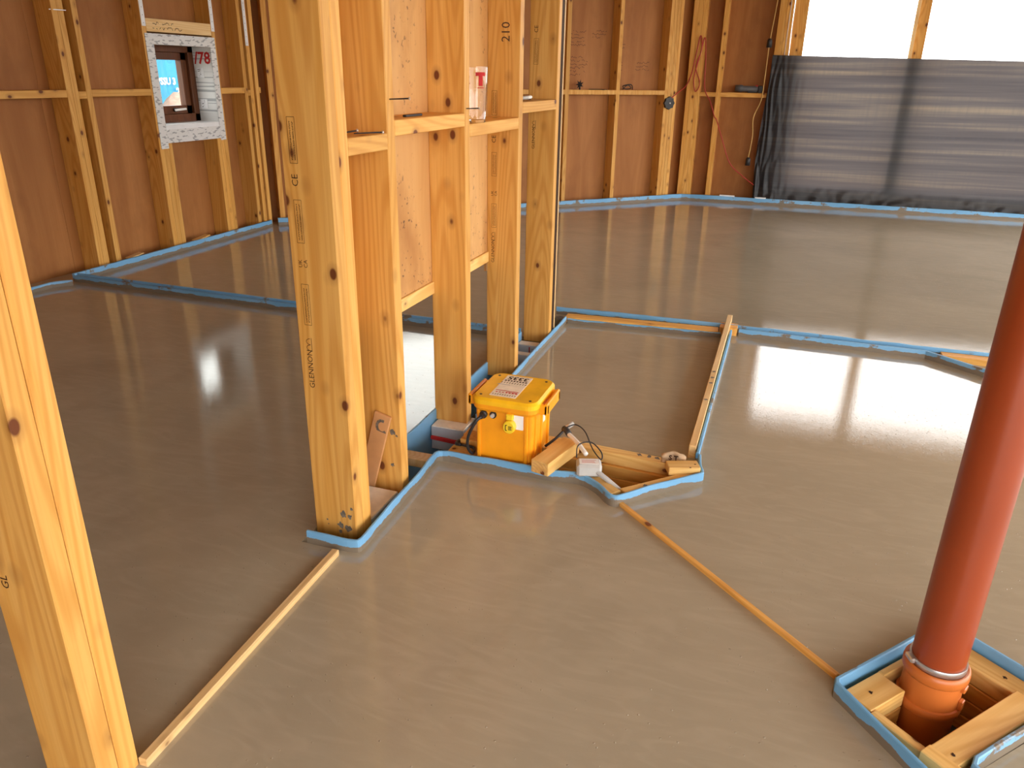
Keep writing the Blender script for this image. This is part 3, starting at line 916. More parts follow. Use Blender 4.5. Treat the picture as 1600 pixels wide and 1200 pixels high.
eb = timber('timber_block', (-0.250, 2.405, 0.044), (-0.148, 2.445, 0.044), 0.055, 0.030, PINE_LOOSE)
tag(eb, 'short screwed block on the surround corner beside the batten', 'timber')
for k, q in enumerate((0.03, 0.0)):
    put('screw_hole', blob(0.0045, 17 + k), INK, eb, frame_mat((-0.172 + q * .4, 2.407 + q, 0.0596), (1, 0, 0), (0, 1, 0)))
pp = empty('torn_paper', (-0.235, 2.45, 0.07), 'torn brown scrap of printed bag paper on the surround', 'paper')
pv = []
for i in range(9):
    for j in range(5):
        u, v = i / 8, j / 4
        ed = 0.35 * noise.noise(Vector((u * 5, v * 5, 2)))
        pv.append((-0.280 + 0.085 * u + 0.008 * ed, 2.462 + 0.008 * u + 0.020 * noise.noise(Vector((u * 3, v * 2, 7))), 0.036 + 0.042 * v * (0.75 + 0.6 * math.sin(math.pi * min(1, max(0, u))) * 0.5) + 0.008 * ed))
pf = [(i * 5 + j, i * 5 + j + 1, i * 5 + j + 6, i * 5 + j + 5) for i in range(8) for j in range(4)]
pm = mesh_from(pv, pf, 'paper', True)
po = put('sheet', pm, PAPER, pp)
sm = po.modifiers.new('thick', 'SOLIDIFY'); sm.thickness = 0.0012
put('printed_letters', text_mesh('S T', 0.024, 0.001), INK, pp, frame_mat((-0.236, 2.448, 0.063), (1, 0.05, 0), (0, 0.2, 1)))
put('printed_lines', strokes([((-0.025, 0), (0.02, 0)), ((-0.02, -0.006), (0.025, -0.006))], 0.002), INK, pp, frame_mat((-0.236, 2.447, 0.046), (1, 0.05, 0), (0, 0.2, 1)))

# timber offcut lying across the surround
oc = timber('timber_offcut', (-0.655, 2.215, 0.062), (-0.600, 2.425, 0.062), 0.068, 0.048, PINE_LOOSE)
tag(oc, 'squared pine offcut lying across the surround beside the transformer, end grain showing', 'offcut')
rings = []
for r in (0.02, 0.032, 0.044, 0.056, 0.068):
    for k in range(10):
        a, b = math.pi * (0.12 + 0.05 * k), math.pi * (0.12 + 0.05 * (k + 1))
        pa, pb = (r * math.cos(a) - 0.03, r * math.sin(a) - 0.03), (r * math.cos(b) - 0.03, r * math.sin(b) - 0.03)
        if max(abs(pa[0]), abs(pb[0])) < 0.032 and max(abs(pa[1]), abs(pb[1])) < 0.022: rings.append((pa, pb))
dr = Vector((0.055, 0.21, 0)).normalized()
put('end_grain', strokes(rings, 0.0022), CARD, oc, frame_mat(Vector((-0.655, 2.215, 0.062)) - dr * 0.0008, (dr.y, -dr.x, 0), (0, 0, 1)))

# insulation offcuts in the channel
def insul(lo, hi, label, prt=None):
    o = empty('insulation_block', ((lo[0] + hi[0]) / 2, (lo[1] + hi[1]) / 2, lo[2]), label, 'insulation', 'insulation offcuts in the partition channel')
    block('foam_core', lo, hi, FOAM, o, 0.001)
    block('foil_face', (lo[0], lo[1] - 0.002, lo[2]), (hi[0], lo[1] + 0.001, hi[2] - 0.004), FOIL, o, 0)
    block('foil_face', (hi[0] - 0.001, lo[1], lo[2]), (hi[0] + 0.002, hi[1], hi[2] - 0.004), FOIL, o, 0)
    if prt == 'front':
        cx, h = hi[0] - 0.045, hi[2] - lo[2]
        f = frame_mat((cx, lo[1] - 0.003, lo[2]), (1, 0, 0), (0, 0, 1))
        put('red_print', strokes([((-0.022, 0.01), (-0.022, h - .01)), ((0.022, 0.01), (0.022, h - .01))], 0.006), REDINK, o, f)
        put('grey_print', strokes([((-0.014, h * k / 5), (0.014, h * k / 5)) for k in (1, 2, 3, 4)], 0.006), GREYP, o, f)
    if prt == 'side':
        cy, h = hi[1] - 0.06, hi[2] - lo[2]
        f = frame_mat((hi[0] + 0.003, cy, lo[2]), (0, 1, 0), (0, 0, 1))
        put('red_print', strokes([((-0.025, 0.01), (-0.025, h - .008)), ((0.025, 0.01), (0.025, h - .008))], 0.006), REDINK, o, f)
        put('grey_print', strokes([((-0.016, h * k / 6), (0.016, h * k / 6)) for k in (1, 2, 3, 4, 5)], 0.005), GREYP, o, f)
    return o
insul((-1.198, 1.80, -0.11), (-1.075, 1.980, 0.012), 'cream topped insulation offcut with red printed side between doubled stud and next stud', 'side')
insul((-1.198, 2.515, -0.10), (-1.062, 2.64, 0.0), 'plain cream topped grey insulation offcut under the stud behind the transformer')
insul((-1.200, 3.235, -0.10), (-1.062, 3.275, 0.0), 'small insulation offcut just behind the transformer stud')
insul((-1.200, 3.440, -0.10), (-1.062, 3.480, 0.0), 'plain narrow insulation offcut between the last two studs')
insul((-1.200, 3.585, -0.10), (-1.068, 3.640, 0.002), 'insulation offcut with red bars under the last stud', 'front')
tag(block('plank', (-1.203, 2.225, -0.03), (-1.050, 2.285, 0.002), PINE_PALE), 'pale plank bridging the channel beside the leaning board', 'plank')
tag(timber('red_ruler', (-1.195, 2.500, -0.045), (-1.075, 2.500, -0.050), 0.010, 0.016, REDINK), 'thin red strip lying in the channel by the plain insulation', 'strip')
# leaning kraft board
kb = timber('leaning_board', (-1.215, 1.990, -0.06), (-1.126, 2.004, 0.275), 0.060, 0.010, CARD, up=(0, 1, 0))
tag(kb, 'brown board leaning on the second stud with a dark smudge', 'board')
sm_l = []
for k in range(9):
    a, b = math.radians(60 + 28 * k), math.radians(60 + 28 * (k + 1))
    sm_l.append(((0.018 * math.cos(a), 0.022 * math.sin(a)), (0.018 * math.cos(b), 0.022 * math.sin(b))))
put('cement_splash', strokes(sm_l, 0.010), CEMENT, kb, frame_mat((-1.130, 1.9965, 0.232), (1, 0, 0), (0, 0, 1)))

# ================================================================== PIPE PIT
D = Vector((0.6496, 0.7603, 0)).normalized()            # direction of the pit's first side
Q = Vector((D.y, -D.x, 0))
L0 = Vector((0.268, 1.525, 0))
pf_ = empty('pit_surround', (0.47, 1.6, -0.19), 'square surround of stacked pale timbers in the pit about the brown pipe', 'timber frame')
def pl(a, b, wd, z, th, mat=PINE_LOOSE):
    pa, pb = L0 + D * a[0] + Q * a[1], L0 + D * b[0] + Q * b[1]
    return timber('plank', (pa.x, pa.y, z), (pb.x, pb.y, z), wd, th, mat, pf_)
for z in (-0.165, -0.118, -0.071, -0.024):
    m = PINE_LOOSE if z > -0.03 else PINE
    pl((0.012, 0.046), (0.134, 0.046), 0.070, z + 0.020, 0.044, m)            # side towards the batten, cut out for the pipe
    pl((0.134, 0.0185), (0.338, 0.0185), 0.017, z + 0.020, 0.044, m)
    pl((0.372, 0.012), (0.372, 0.330), 0.062, z + 0.020, 0.044, m)            # far side
    pl((0.016, 0.083), (0.016, 0.320), 0.022, z + 0.020, 0.044, m)            # side towards the lath
pl((0.000, 0.236), (0.345, 0.240), 0.060, 0.014, 0.030)
pl((0.012, 0.205), (0.012, 0.37), 0.034, 0.016, 0.030)
for a, bq in ((0.06, 0.045), (0.375, 0.17), (0.045, 0.245)):
    p = L0 + D * a + Q * bq
    put('screw_hole', blob(0.006, a * 50), INK, pf_, frame_mat((p.x, p.y, 0.0298 if bq > 0.2 else 0.0186), (1, 0, 0), (0, 1, 0)))
tag(put('grit', blob(0.11, 4.0), SLABM, None, Matrix.Translation((0.47, 1.58, -0.192))), 'loose grit at the bottom of the pipe pit', 'grit', kind='stuff')

PCX, PCY = 0.4743, 1.617
dpipe = empty('drain_pipe', (PCX, PCY, -0.2), 'tall terracotta plastic drain pipe rising from the timber pit', 'pipe')
TP = Matrix.Translation((PCX, PCY, 0))
put('pipe', lathe([(0.055, -0.2), (0.055, CEIL - 0.01)], 64), PIPE, dpipe, TP)
put('coupling', lathe([(0.0555, -0.20), (0.0605, -0.20), (0.0605, -0.030), (0.0665, -0.028), (0.0690, -0.022), (0.0690, -0.014), (0.0665, -0.008), (0.0625, -0.006),
                       (0.0615, 0.055), (0.0655, 0.058), (0.0685, 0.064), (0.0690, 0.076), (0.0675, 0.084), (0.0640, 0.087), (0.0585, 0.085), (0.0560, 0.080)], 64), PIPE_C, dpipe, TP)
put('clamp_band', lathe([(0.0555, 0.086), (0.0585, 0.086), (0.0590, 0.087), (0.0590, 0.100), (0.0585, 0.101), (0.0555, 0.101)], 64), STEEL, dpipe, TP)
a = math.radians(200)
cs = put('clamp_screw', box_mesh(0.012, 0.030, 0.012, 0.003), STEEL, dpipe, Matrix.Translation((PCX + 0.064 * math.cos(a), PCY + 0.064 * math.sin(a), 0.096)) @ Matrix.Rotation(a, 4, 'Z'))
a = math.radians(-28)
put('coupling_lug', box_mesh(0.010, 0.016, 0.026, 0.002), PIPE_C, dpipe, Matrix.Translation((PCX + 0.066 * math.cos(a), PCY + 0.066 * math.sin(a), 0.006)) @ Matrix.Rotation(a, 4, 'Z'))
put('coupling_lug', box_mesh(0.010, 0.022, 0.014, 0.002), PIPE_C, dpipe, Matrix.Translation((PCX + 0.064 * math.cos(a), PCY + 0.064 * math.sin(a), 0.050)) @ Matrix.Rotation(a, 4, 'Z'))

# ================================================================== TRANSFORMER
def rrect(x0, x1, y0, y1, r, n=6):
    out = []
    for cx, cy, a0 in ((x1 - r, y1 - r, 0), (x0 + r, y1 - r, 90), (x0 + r, y0 + r, 180), (x1 - r, y0 + r, 270)):
        for k in range(n + 1):
            a = math.radians(a0 + 90 * k / n)
            out.append((cx + r * math.cos(a), cy + r * math.sin(a)))
    return out
def loft(sections):
    n = len(sections[0][0])
    vs = [(x, y, z) for ring, z in sections for x, y in ring]
    fs = []
    for i in range(len(sections) - 1):
        for k in range(n):
            a, b = i * n + k, i * n + (k + 1) % n
            fs.append((a, b, b + n, a + n))
    fs.append(tuple(range(n))[::-1]); fs.append(tuple(range((len(sections) - 1) * n, len(sections) * n)))
    return mesh_from(vs, fs, 'loft')
X0, X1, Y0, Y1, ZB = -0.913, -0.708, 2.285, 2.500, 0.024
tf = empty('site_transformer', (-0.81, 2.39, ZB), 'bright yellow portable site transformer box with round socket and black cable', 'transformer')
body = put('body', loft([(rrect(X0 + .006, X1 - .006, Y0 + .006, Y1 - .006, .012), ZB), (rrect(X0, X1, Y0, Y1, .012), ZB + 0.01), (rrect(X0 - .004, X1 + .004, Y0 - .002, Y1 + .004, .014), 0.205)]), ORANGE, tf)
for x in (X0 + 0.010, X1 - 0.020):
    block('corner_rib', (x - 0.005, Y0 - 0.008, ZB + 0.004), (x + 0.007, Y0 + 0.003, 0.205), ORANGE, body, 0.002)
for y in (Y0 + 0.03, Y0 + 0.10, Y1 - 0.03):
    block('side_rib', (X1 - 0.002, y - 0.006, ZB + 0.004), (X1 + 0.009, y + 0.006, 0.205), ORANGE, body, 0.002)
    block('side_rib', (X0 - 0.009, y - 0.006, ZB + 0.004), (X0 + 0.002, y + 0.006, 0.205), ORANGE, body, 0.002)
put('rim', loft([(rrect(X0 - .008, X1 + .010, Y0 - .010, Y1 + .010, .03), 0.203), (rrect(X0 - .014, X1 + .016, Y0 - .016, Y1 + .016, .034), 0.212), (rrect(X0 - .014, X1 + .016, Y0 - .016, Y1 + .016, .034), 0.228)]), ORANGE, tf)
lid = put('lid', loft([(rrect(X0 - .018, X1 + .020, Y0 - .020, Y1 + .022, .040), 0.228), (rrect(X0 - .018, X1 + .020, Y0 - .020, Y1 + .022, .040), 0.243), (rrect(X0 - .010, X1 + .012, Y0 - .012, Y1 + .014, .036), 0.251)]), YELLOW, tf)
for x, y in ((X0 + .012, Y0 + .012), (X1 - .012, Y0 + .012), (X0 + .012, Y1 - .012), (X1 - .012, Y1 - .012)):
    put('lid_screw', lathe([(0.0001, 0.0), (0.005, 0.0), (0.005, 0.002), (0.0001, 0.002)], 12), BLACKP, lid, Matrix.Translation((x, y, 0.2500)))
for sgn, xe in ((1, X1 + .012), (-1, X0 - .010)):
    bm = bmesh.new()
    xo = xe + sgn * 0.034
    a_, b_ = min(xe, xo), max(xe, xo)
    for yy in (Y0 + 0.028, Y1 - 0.048):
        bm_box(bm, (a_, yy, 0.203), (b_, yy + 0.020, 0.236), 0.003)
    bm_box(bm, (min(xo, xo - sgn * 0.014), Y0 + 0.028, 0.200), (max(xo, xo - sgn * 0.014), Y1 - 0.028, 0.240), 0.004)
    put('carry_handle', bm_mesh(bm), ORANGE, tf)
lb = block('label_sheet', (-0.872, 2.300, 0.2505), (-0.775, 2.500, 0.2520), LABEL, lid, 0)
# the label reads from the far side
LZ = 0.2523
def lidtext(me, x, y, mat=INK, nm='label_print'): put(nm, me, mat, lid, frame_mat((x, y, LZ), (-1, 0, 0), (0, -1, 0)))
lidtext(text_mesh('3335', 0.040, 0.0012), -0.8235, 2.477)
lidtext(strokes([((-0.042 + 0.011 * k, 0), (-0.035 + 0.011 * k, 0)) for k in range(8)], 0.010), -0.8235, 2.448)
lidtext(strokes([((-0.045 + 0.010 * k, -0.006), (-0.043 + 0.010 * k, 0.006)) for k in range(10)], 0.003), -0.8235, 2.427)
lidtext(strokes([((-0.01, 0), (0.038, 0))], 0.006), -0.842, 2.408, GREYP)
lidtext(strokes([((-0.042, 0), (0.042, 0)), ((-0.042, 0.010), (0.0, 0.010))], 0.005), -0.8235, 2.352, REDINK)
lidtext(strokes([((-0.042 + 0.012 * k, 0), (-0.035 + 0.012 * k, 0)) for k in range(7)], 0.007), -0.8235, 2.336, REDINK)
lidtext(strokes([((-0.042 + 0.009 * k, -0.005), (-0.041 + 0.009 * k, 0.005)) for k in range(10)], 0.0025), -0.8235, 2.315)
FY = Matrix.Rotation(math.radians(90), 4, 'X')              # lathe axis towards -Y
put('cable_gland', lathe([(0.0001, 0.030), (0.008, 0.030), (0.009, 0.012), (0.0135, 0.010), (0.0135, 0.0), (0.0001, 0.0)], 6 * 3), RUBBER, tf, Matrix.Translation((-0.884, Y0 - 0.002, 0.188)) @ FY)
br_ = put('breaker_collar', lathe([(0.0001, 0.006), (0.012, 0.006), (0.0125, 0.0), (0.0001, 0.0)], 18), BLACKP, tf, Matrix.Translation((-0.849, Y0 - 0.002, 0.190)) @ FY)
put('breaker_button', lathe([(0.0001, 0.016), (0.006, 0.016), (0.0075, 0.012), (0.0075, 0.004)], 18), GREYP, br_, Matrix.Translation((-0.849, Y0 - 0.002, 0.190)) @ FY)
sk = block('socket_plate', (-0.800, Y0 - 0.006, 0.150), (-0.738, Y0, 0.204), PAINTW, tf, 0.002)
put('socket_cap', lathe([(0.0001, 0.024), (0.019, 0.024), (0.022, 0.021), (0.023, 0.006), (0.021, 0.0)], 28), SOCKETY, sk, Matrix.Translation((-0.784, Y0 - 0.004, 0.163)) @ FY)
block('socket_hinge', (-0.797, Y0 - 0.022, 0.186), (-0.771, Y0 - 0.004, 0.206), SOCKETY, sk, 0.003)
put('socket_print', strokes([((-0.010, -0.009), (-0.010, 0.009)), ((-0.010, 0.009), (-0.004, 0.009)), ((-0.010, -0.009), (-0.004, -0.009)), ((0, 0.005), (0.013, 0.005)), ((0, -0.005), (0.013, -0.005)), ((0, 0), (0.012, 0))], 0.003), INK, sk,
    frame_mat((-0.785, Y0 - 0.0286, 0.162), (1, 0, 0), (0, 0, 1)))
block('warning_label', (X1 + 0.003, 2.405, 0.135), (X1 + 0.0045, 2.432, 0.195), LABEL, tf, 0)
cab = smooth_path([(-0.884, Y0 - 0.03, 0.188), (-0.897, Y0 - 0.045, 0.176), (-0.925, Y0 - 0.045, 0.120), (-0.935, Y0 - 0.030, 0.070), (-0.928, Y0 - 0.005, 0.036), (-0.940, Y0 + 0.04, 0.034), (-0.99, Y0 + 0.05, 0.034)], 6)
put('power_cable', tube(cab, 0.0055, 8), RUBBER, tf)
tf.scale = (1, 1, 1.065)

# lead with grey switch box, sleeves and a thin wire
cd = empty('cable_lead', (-0.50, 2.3, 0.05), 'small grey junction box with pale tube and thin looping black wire', 'cable')
gm = Matrix.Translation((-0.500, 2.285, 0.058)) @ Matrix.Rotation(math.radians(18), 4, 'Z')
gb = put('junction_box', box_mesh(0.085, 0.062, 0.046, 0.008), GREYP, cd, gm)
put('box_label', box_mesh(0.066, 0.038, 0.001, 0), PAINTW, gb, gm @ Matrix.Translation((0, 0, 0.0236)))
put('label_print', strokes([((-0.025, 0.008), (0.024, 0.008)), ((-0.025, 0.0), (0.018, 0.0)), ((-0.025, -0.008), (0.02, -0.008))], 0.002), REDINK, gb, gm @ Matrix.Translation((0, 0, 0.0243)))
put('pale_tube', tube(smooth_path([(-0.618, 2.440, 0.098), (-0.565, 2.380, 0.095), (-0.522, 2.330, 0.083)], 5), 0.008, 10), WHITEP, cd)
put('pale_tube', tube(smooth_path([(-0.478, 2.275, 0.060), (-0.42, 2.255, 0.035), (-0.370, 2.245, 0.005)], 5), 0.009, 10), GREYP, cd)
put('black_cap', tube([(-0.640, 2.462, 0.104), (-0.628, 2.452, 0.104), (-0.612, 2.433, 0.098)], 0.011, 10), RUBBER, cd)
put('thin_wire', tube(smooth_path([(-0.628, 2.458, 0.112), (-0.600, 2.480, 0.118), (-0.555, 2.440, 0.115), (-0.510, 2.375, 0.085), (-0.470, 2.335, 0.070), (-0.475, 2.360, 0.085), (-0.520, 2.385, 0.105), (-0.555, 2.345, 0.105), (-0.548, 2.300, 0.080)], 6), 0.0024, 6), RUBBER, cd)
pg = put('plug_lead', tube(smooth_path([(-0.70, 2.43, 0.035), (-0.665, 2.455, 0.065), (-0.640, 2.500, 0.090)], 5), 0.005, 8), RUBBER)
tag(pg, 'black lead with worn grey end rising behind the offcut', 'cable')
put('grey_end', tube([(-0.640, 2.500, 0.090), (-0.622, 2.525, 0.100)], 0.009, 10), GREYP, pg)
tag(put('black_cable', tube(smooth_path([(-0.995, 2.335, 0.034), (-1.018, 2.345, 0.030), (-1.028, 2.40, 0.015), (-1.06, 2.50, -0.05)], 5), 0.006, 8), RUBBER), 'black cable dropping into the channel left of the transformer', 'cable')

# ================================================================== SMALL THINGS ON THE PARTITION
def screw(p0, p1, label, grp='screws on the partition'):
    p0, p1 = Vector(p0), Vector(p1)
    o = put('screw', tube([p0, p0.lerp(p1, 0.93), p1], [0.0016, 0.0022, 0.0024], 8), BLACKP)
    tag(o, label, 'screw', grp)
    d = (p1 - p0).normalized()
    put('screw_head', tube([p1 - d * 0.004, p1 - d * 0.0005, p1], [0.002, 0.0055, 0.0055], 10), STEEL, o)
screw((-1.075, 2.030, 1.233), (-1.015, 2.048, 1.236), 'long screw standing out of the second stud edge')
screw((-1.075, 2.590, 1.191), (-1.025, 2.602, 1.193), 'screw standing out of the stud edge beside the pint glass')
screw((-1.10, 1.880, 1.150), (-1.055, 1.957, 1.1505), 'screw lying on the noggin nearest the doubled stud')
screw((-1.14, 1.85, 1.149), (-1.11, 1.915, 1.155), 'bent dark nail lying on the noggin nearest the doubled stud')
tag(block('carpenter_pencil', (-1.125, 2.215, 1.177), (-1.112, 2.330, 1.184), BLACKP, None, 0.002), 'short dark flat pencil lying on the second noggin', 'pencil')
gl = empty('pint_glass', (-1.100, 2.745, 1.139), 'tall clear pint glass with a red letter T standing on the noggin', 'glass')
GT = Matrix.Translation((-1.092, 2.745, 1.139))
put('glass_body', lathe([(0.0001, 0.0), (0.029, 0.0), (0.031, 0.003), (0.0345, 0.06), (0.040, 0.186), (0.0405, 0.188), (0.0385, 0.188), (0.0325, 0.06), (0.029, 0.012), (0.0001, 0.010)], 40), GLASS, gl, GT)
def wrap(me, r, a0, z0):
    for v in me.vertices:
        a = a0 + v.co.x / r
        v.co = Vector((r * math.cos(a), r * math.sin(a), z0 + v.co.y))
    me.update()
    return me
rr_ = 0.0395
tl = []
for k in range(12):
    tl.append(((-0.014 + 0.028 * k / 12, 0.011), (-0.014 + 0.028 * (k + 1) / 12, 0.011)))
for k in range(6):
    tl.append(((-0.0055 + 0.011 * k / 6 + 0.001, -0.018), (-0.0055 + 0.011 * k / 6 + 0.001, 0.008)))
tl = [((a[0] * 1.35, a[1] * 1.35), (b[0] * 1.35, b[1] * 1.35)) for a, b in tl]
put('red_letter', wrap(strokes([(a, b) for a, b in tl[:12]], 0.012), rr_, math.radians(-48), 0.148), REDINK, gl, GT)
put('red_letter', wrap(strokes(tl[12:], 0.0034), rr_, math.radians(-48), 0.148), REDINK, gl, GT)
put('red_letter', wrap(strokes([((-0.012, 0), (-0.004, 0)), ((-0.004, 0), (0.004, 0)), ((0.004, 0), (0.012, 0))], 0.003), rr_ - 0.0006, math.radians(-48), 0.118), REDINK, gl, GT)
put('red_letter', wrap(strokes([((-0.014, 0), (-0.005, 0.002)), ((-0.005, 0.002), (0.005, 0.002)), ((0.005, 0.002), (0.014, 0))], 0.003), rr_ + 0.0006, math.radians(-48), 0.166), REDINK, gl, GT)
put('faint_print', wrap(strokes([((-0.016, 0.0), (0.012, 0.0)), ((-0.014, 0.022), (0.010, 0.022))], 0.003), rr_ - 0.001, math.radians(-125), 0.132), REDINK, gl, GT)
gx = empty('safety_glasses', (-1.12, 3.32, 1.197), 'folded clear safety glasses with dark arms on the last noggin', 'glasses')
for k, (x, y) in enumerate(((-1.095, 3.27), (-1.105, 3.35))):
    put('lens', tube(smooth_path([(x - 0.02, y - 0.03, 1.207), (x + 0.015, y - 0.01, 1.213), (x + 0.015, y + 0.02, 1.213), (x - 0.015, y + 0.03, 1.207)], 4), [0.007] * 13, 8), WHITEP if k else GREYP, gx)
put('arm', tube(smooth_path([(-1.11, 3.23, 1.205), (-1.15, 3.30, 1.203), (-1.14, 3.42, 1.203), (-1.12, 3.46, 1.203)], 5), 0.004, 6), BLACKP, gx)

# ================================================================== THINGS ON THE FAR WALLS
# black sheet over the lower part of the tall opening
mv, mf = [], []
nx, nzr = 150, 60
ML, MRr = s(-0.33), 3.75
for i in range(nx + 1):
    for j in range(nzr + 1):
        u, v = (i / nx), j / nzr
        u2 = u ** 1.6
        top = hz(1.54 - 0.018 * (ML + (MRr - ML) * u2))
        x = ML + (MRr - ML) * u2 - 0.02 * math.sin(v * 5) * (1 - u2) ** 14
        z = 0.045 + (top - 0.045) * v
        k = max(0.0, 1 - (x - ML) / 0.42)
        q = max(0.0, 1 - z / 0.22)
        y = WY - 0.030 - 0.05 * k * abs(noise.noise(Vector((x * 22, z * 2.2, 1)))) * (1 if v < 0.93 else 0.3) - 0.05 * q * abs(noise.noise(Vector((x * 9, z * 9, 5)))) \
            - 0.012 * noise.noise(Vector((x * 1.1, z * 3.5, 9))) - 0.02 * q
        mv.append((x, y, z))
for i in range(nx):
    for j in range(nzr):
        a = i * (nzr + 1) + j
        mf.append((a, a + nzr + 1, a + nzr + 2, a + 1))
so = put('polythene_sheet', mesh_from(mv, mf, 'sheet', True), MEMB)
tag(so, 'black translucent polythene sheet stretched over the lower half of the tall opening', 'sheet')

rs = empty('cable_reel', AP(s(4.43), 0.0, hz(1.035)), 'round black cable holder fixed on the post beside the corner', 'cable holder')
AF = frame_mat(AP(s(4.43), 0.0, hz(1.035)), (AD.x, AD.y, 0), (0, 0, 1))
pr_ = []
for k in range(16):
    pr_.append(0.058 if k % 2 else 0.068)
vs = [(0, 0, 0.035)] + [(pr_[k] * math.cos(2 * math.pi * k / 16), pr_[k] * math.sin(2 * math.pi * k / 16), z) for z in (0.030, 0.0) for k in range(16)]
put('body', mesh_from(vs, [(0, k + 1, (k + 1) % 16 + 1) for k in range(16)] + [(k + 1, k + 17, (k + 1) % 16 + 17, (k + 1) % 16 + 1) for k in range(16)]), BLACKP, rs, AF)
put('hub', lathe([(0.0001, 0.040), (0.008, 0.040), (0.008, 0.030)], 12), GREYP, rs, AF)
wpt = lambda x, z, o=0.02: (s(x), WY - o, hz(z))
rc = smooth_path([AP(s(4.43), 0.02, hz(1.07)), AP(s(4.52), 0.03, hz(1.14)), wpt(-1.21, 1.22), wpt(-1.16, 1.35), wpt(-1.13, 1.55), wpt(-1.10, 1.74), wpt(-1.075, 1.60), wpt(-1.12, 1.42), wpt(-1.06, 1.25), wpt(-1.10, 1.16), wpt(-1.13, 1.30),
                  wpt(-1.085, 1.55), wpt(-1.05, 1.72), wpt(-1.02, 1.50), wpt(-1.00, 1.20), wpt(-0.92, 1.05), wpt(-0.86, 0.90), wpt(-0.83, 0.86), wpt(-0.75, 0.67, .04), wpt(-0.63, 0.40, .04), wpt(-0.47, 0.26, .04), wpt(-0.31, 0.155, .05)], 7)
tag(put('extension_cable', tube(rc, 0.006, 6), REDC), 'dull red extension cable looped on the corner post and trailing to the sheet', 'cable')
yc = empty('festoon_cord', wpt(-0.35, 0.5), 'thin yellow cord with black lamp holders hanging beside the black sheet', 'cord')
put('cord', tube(smooth_path([wpt(-0.30, 2.7), wpt(-0.335, 2.05), wpt(-0.36, 1.66), wpt(-0.362, 1.30, .05), wpt(-0.372, 1.08, .05), wpt(-0.43, 0.90, .05), wpt(-0.415, 0.70, .05), wpt(-0.43, 0.47, .05)], 6), 0.006, 6), YELC, yc)
for zc, xx in ((1.67, -0.36), (0.43, -0.43)):
    put('lamp_holder', tube([wpt(xx, zc + 0.04, .03), wpt(xx, zc + 0.02, .03), wpt(xx, zc - 0.05, .03)], [0.014, 0.026, 0.028], 12), BLACKP, yc)
def star(u, z, label):
    o = empty('clamp_knob', AP(u, -0.06, z), label, 'knob', 'small black items on the angled wall noggins')
    m = frame_mat(AP(u, -0.06, z + 0.05), (AD.x, AD.y, 0), (0, 0, 1))
    vs = [(0, 0, 0.015)]
    for k in range(14):
        r = 0.05 if k % 2 else 0.022
        vs.append((r * math.cos(2 * math.pi * k / 14), r * math.sin(2 * math.pi * k / 14), 0))
    put('star', mesh_from(vs + [(0, 0, -0.015)], [(0, k + 1, (k + 1) % 14 + 1) for k in range(14)] + [(15, (k + 1) % 14 + 1, k + 1) for k in range(14)]), BLACKP, o, m)
    put('shaft', tube([AP(u, -0.06, z), AP(u, -0.06, z + 0.05)], 0.008, 8), BLACKP, o)
NT = hz(1.145) + 0.022
star(s(3.30), NT, 'spiky black knob on the first noggin of the angled wall')
st_ = smooth_path([AP(s(3.84), -0.05, NT + 0.006), AP(s(3.89), -0.03, NT + 0.05), AP(s(3.95), -0.05, NT + 0.02), AP(s(3.90), -0.08, NT + 0.01), AP(s(3.85), -0.06, NT + 0.04), AP(s(3.93), -0.02, NT + 0.055), AP(s(3.97), -0.05, NT + 0.006)], 5)
tag(put('wire_coil', tube(st_, 0.005, 6), BLACKP), 'small tangle of black wire on the noggin beside the corner post', 'wire')
tag(block('dark_rod', tuple(AP(s(3.44), -0.10, NT))[:2] + (NT - 0.001,), tuple(Vector(AP(s(3.44), -0.10, NT)) + Vector((0.17, 0.14, 0)))[:2] + (NT + 0.006,), BLACKP, None, 0.001), 'thin dark offcut lying on the first angled wall noggin', 'offcut')
tq = empty('power_tool', wpt(-0.55, 1.156, -0.05), 'grey cordless tool lying on the noggin beside the sheet', 'tool')
zt = hz(1.132) + 0.023
put('barrel', tube([(s(-0.67), WY + 0.04, zt + 0.045), (s(-0.60), WY + 0.04, zt + 0.045), (s(-0.58), WY + 0.04, zt + 0.042), (s(-0.44), WY + 0.04, zt + 0.04), (s(-0.42), WY + 0.04, zt + 0.04)], [0.035, 0.038, 0.030, 0.032, 0.024], 14), TORCH, tq)
block('grip', (s(-0.53), WY + 0.02, zt), (s(-0.43), WY + 0.06, zt + 0.03), BLACKP, tq, 0.006)
block('battery', (s(-0.42), WY + 0.01, zt), (s(-0.37), WY + 0.07, zt + 0.075), BLACKP, tq, 0.006)
put('red_button', lathe([(0.0001, 0.012), (0.012, 0.012), (0.014, 0.0)], 12), REDINK, tq, Matrix.Translation((s(-0.44), WY + 0.04, zt + 0.068)))
tag(block('packer', (s(-0.70), WY - 0.075, 0.056), (s(-0.53), WY - 0.045, 0.072), PAINTW, None, 0.001), 'white packer lying on the far foam strip under the plywood', 'packer')
tag(block('packer', (s(-0.30), WY - 0.085, 0.056), (s(-0.18), WY - 0.050, 0.070), PAINTW, None, 0.001), 'white packer on the far foam strip at the foot of the black sheet', 'packer')
tag(timber('wood_chip', (LX + 0.02, s(4.32), 0.045), (LX + 0.03, s(4.45), 0.062), 0.05, 0.008, PINE_PALE), 'pale wood chip behind the strip under the plywood left of the window', 'wood chip')
tag(timber('wood_chip', (LX + 0.01, s(5.03), 0.040), (LX + 0.03, s(5.18), 0.066), 0.06, 0.010, PINE_LOOSE), 'orange wood chip behind the strip below the window', 'wood chip')

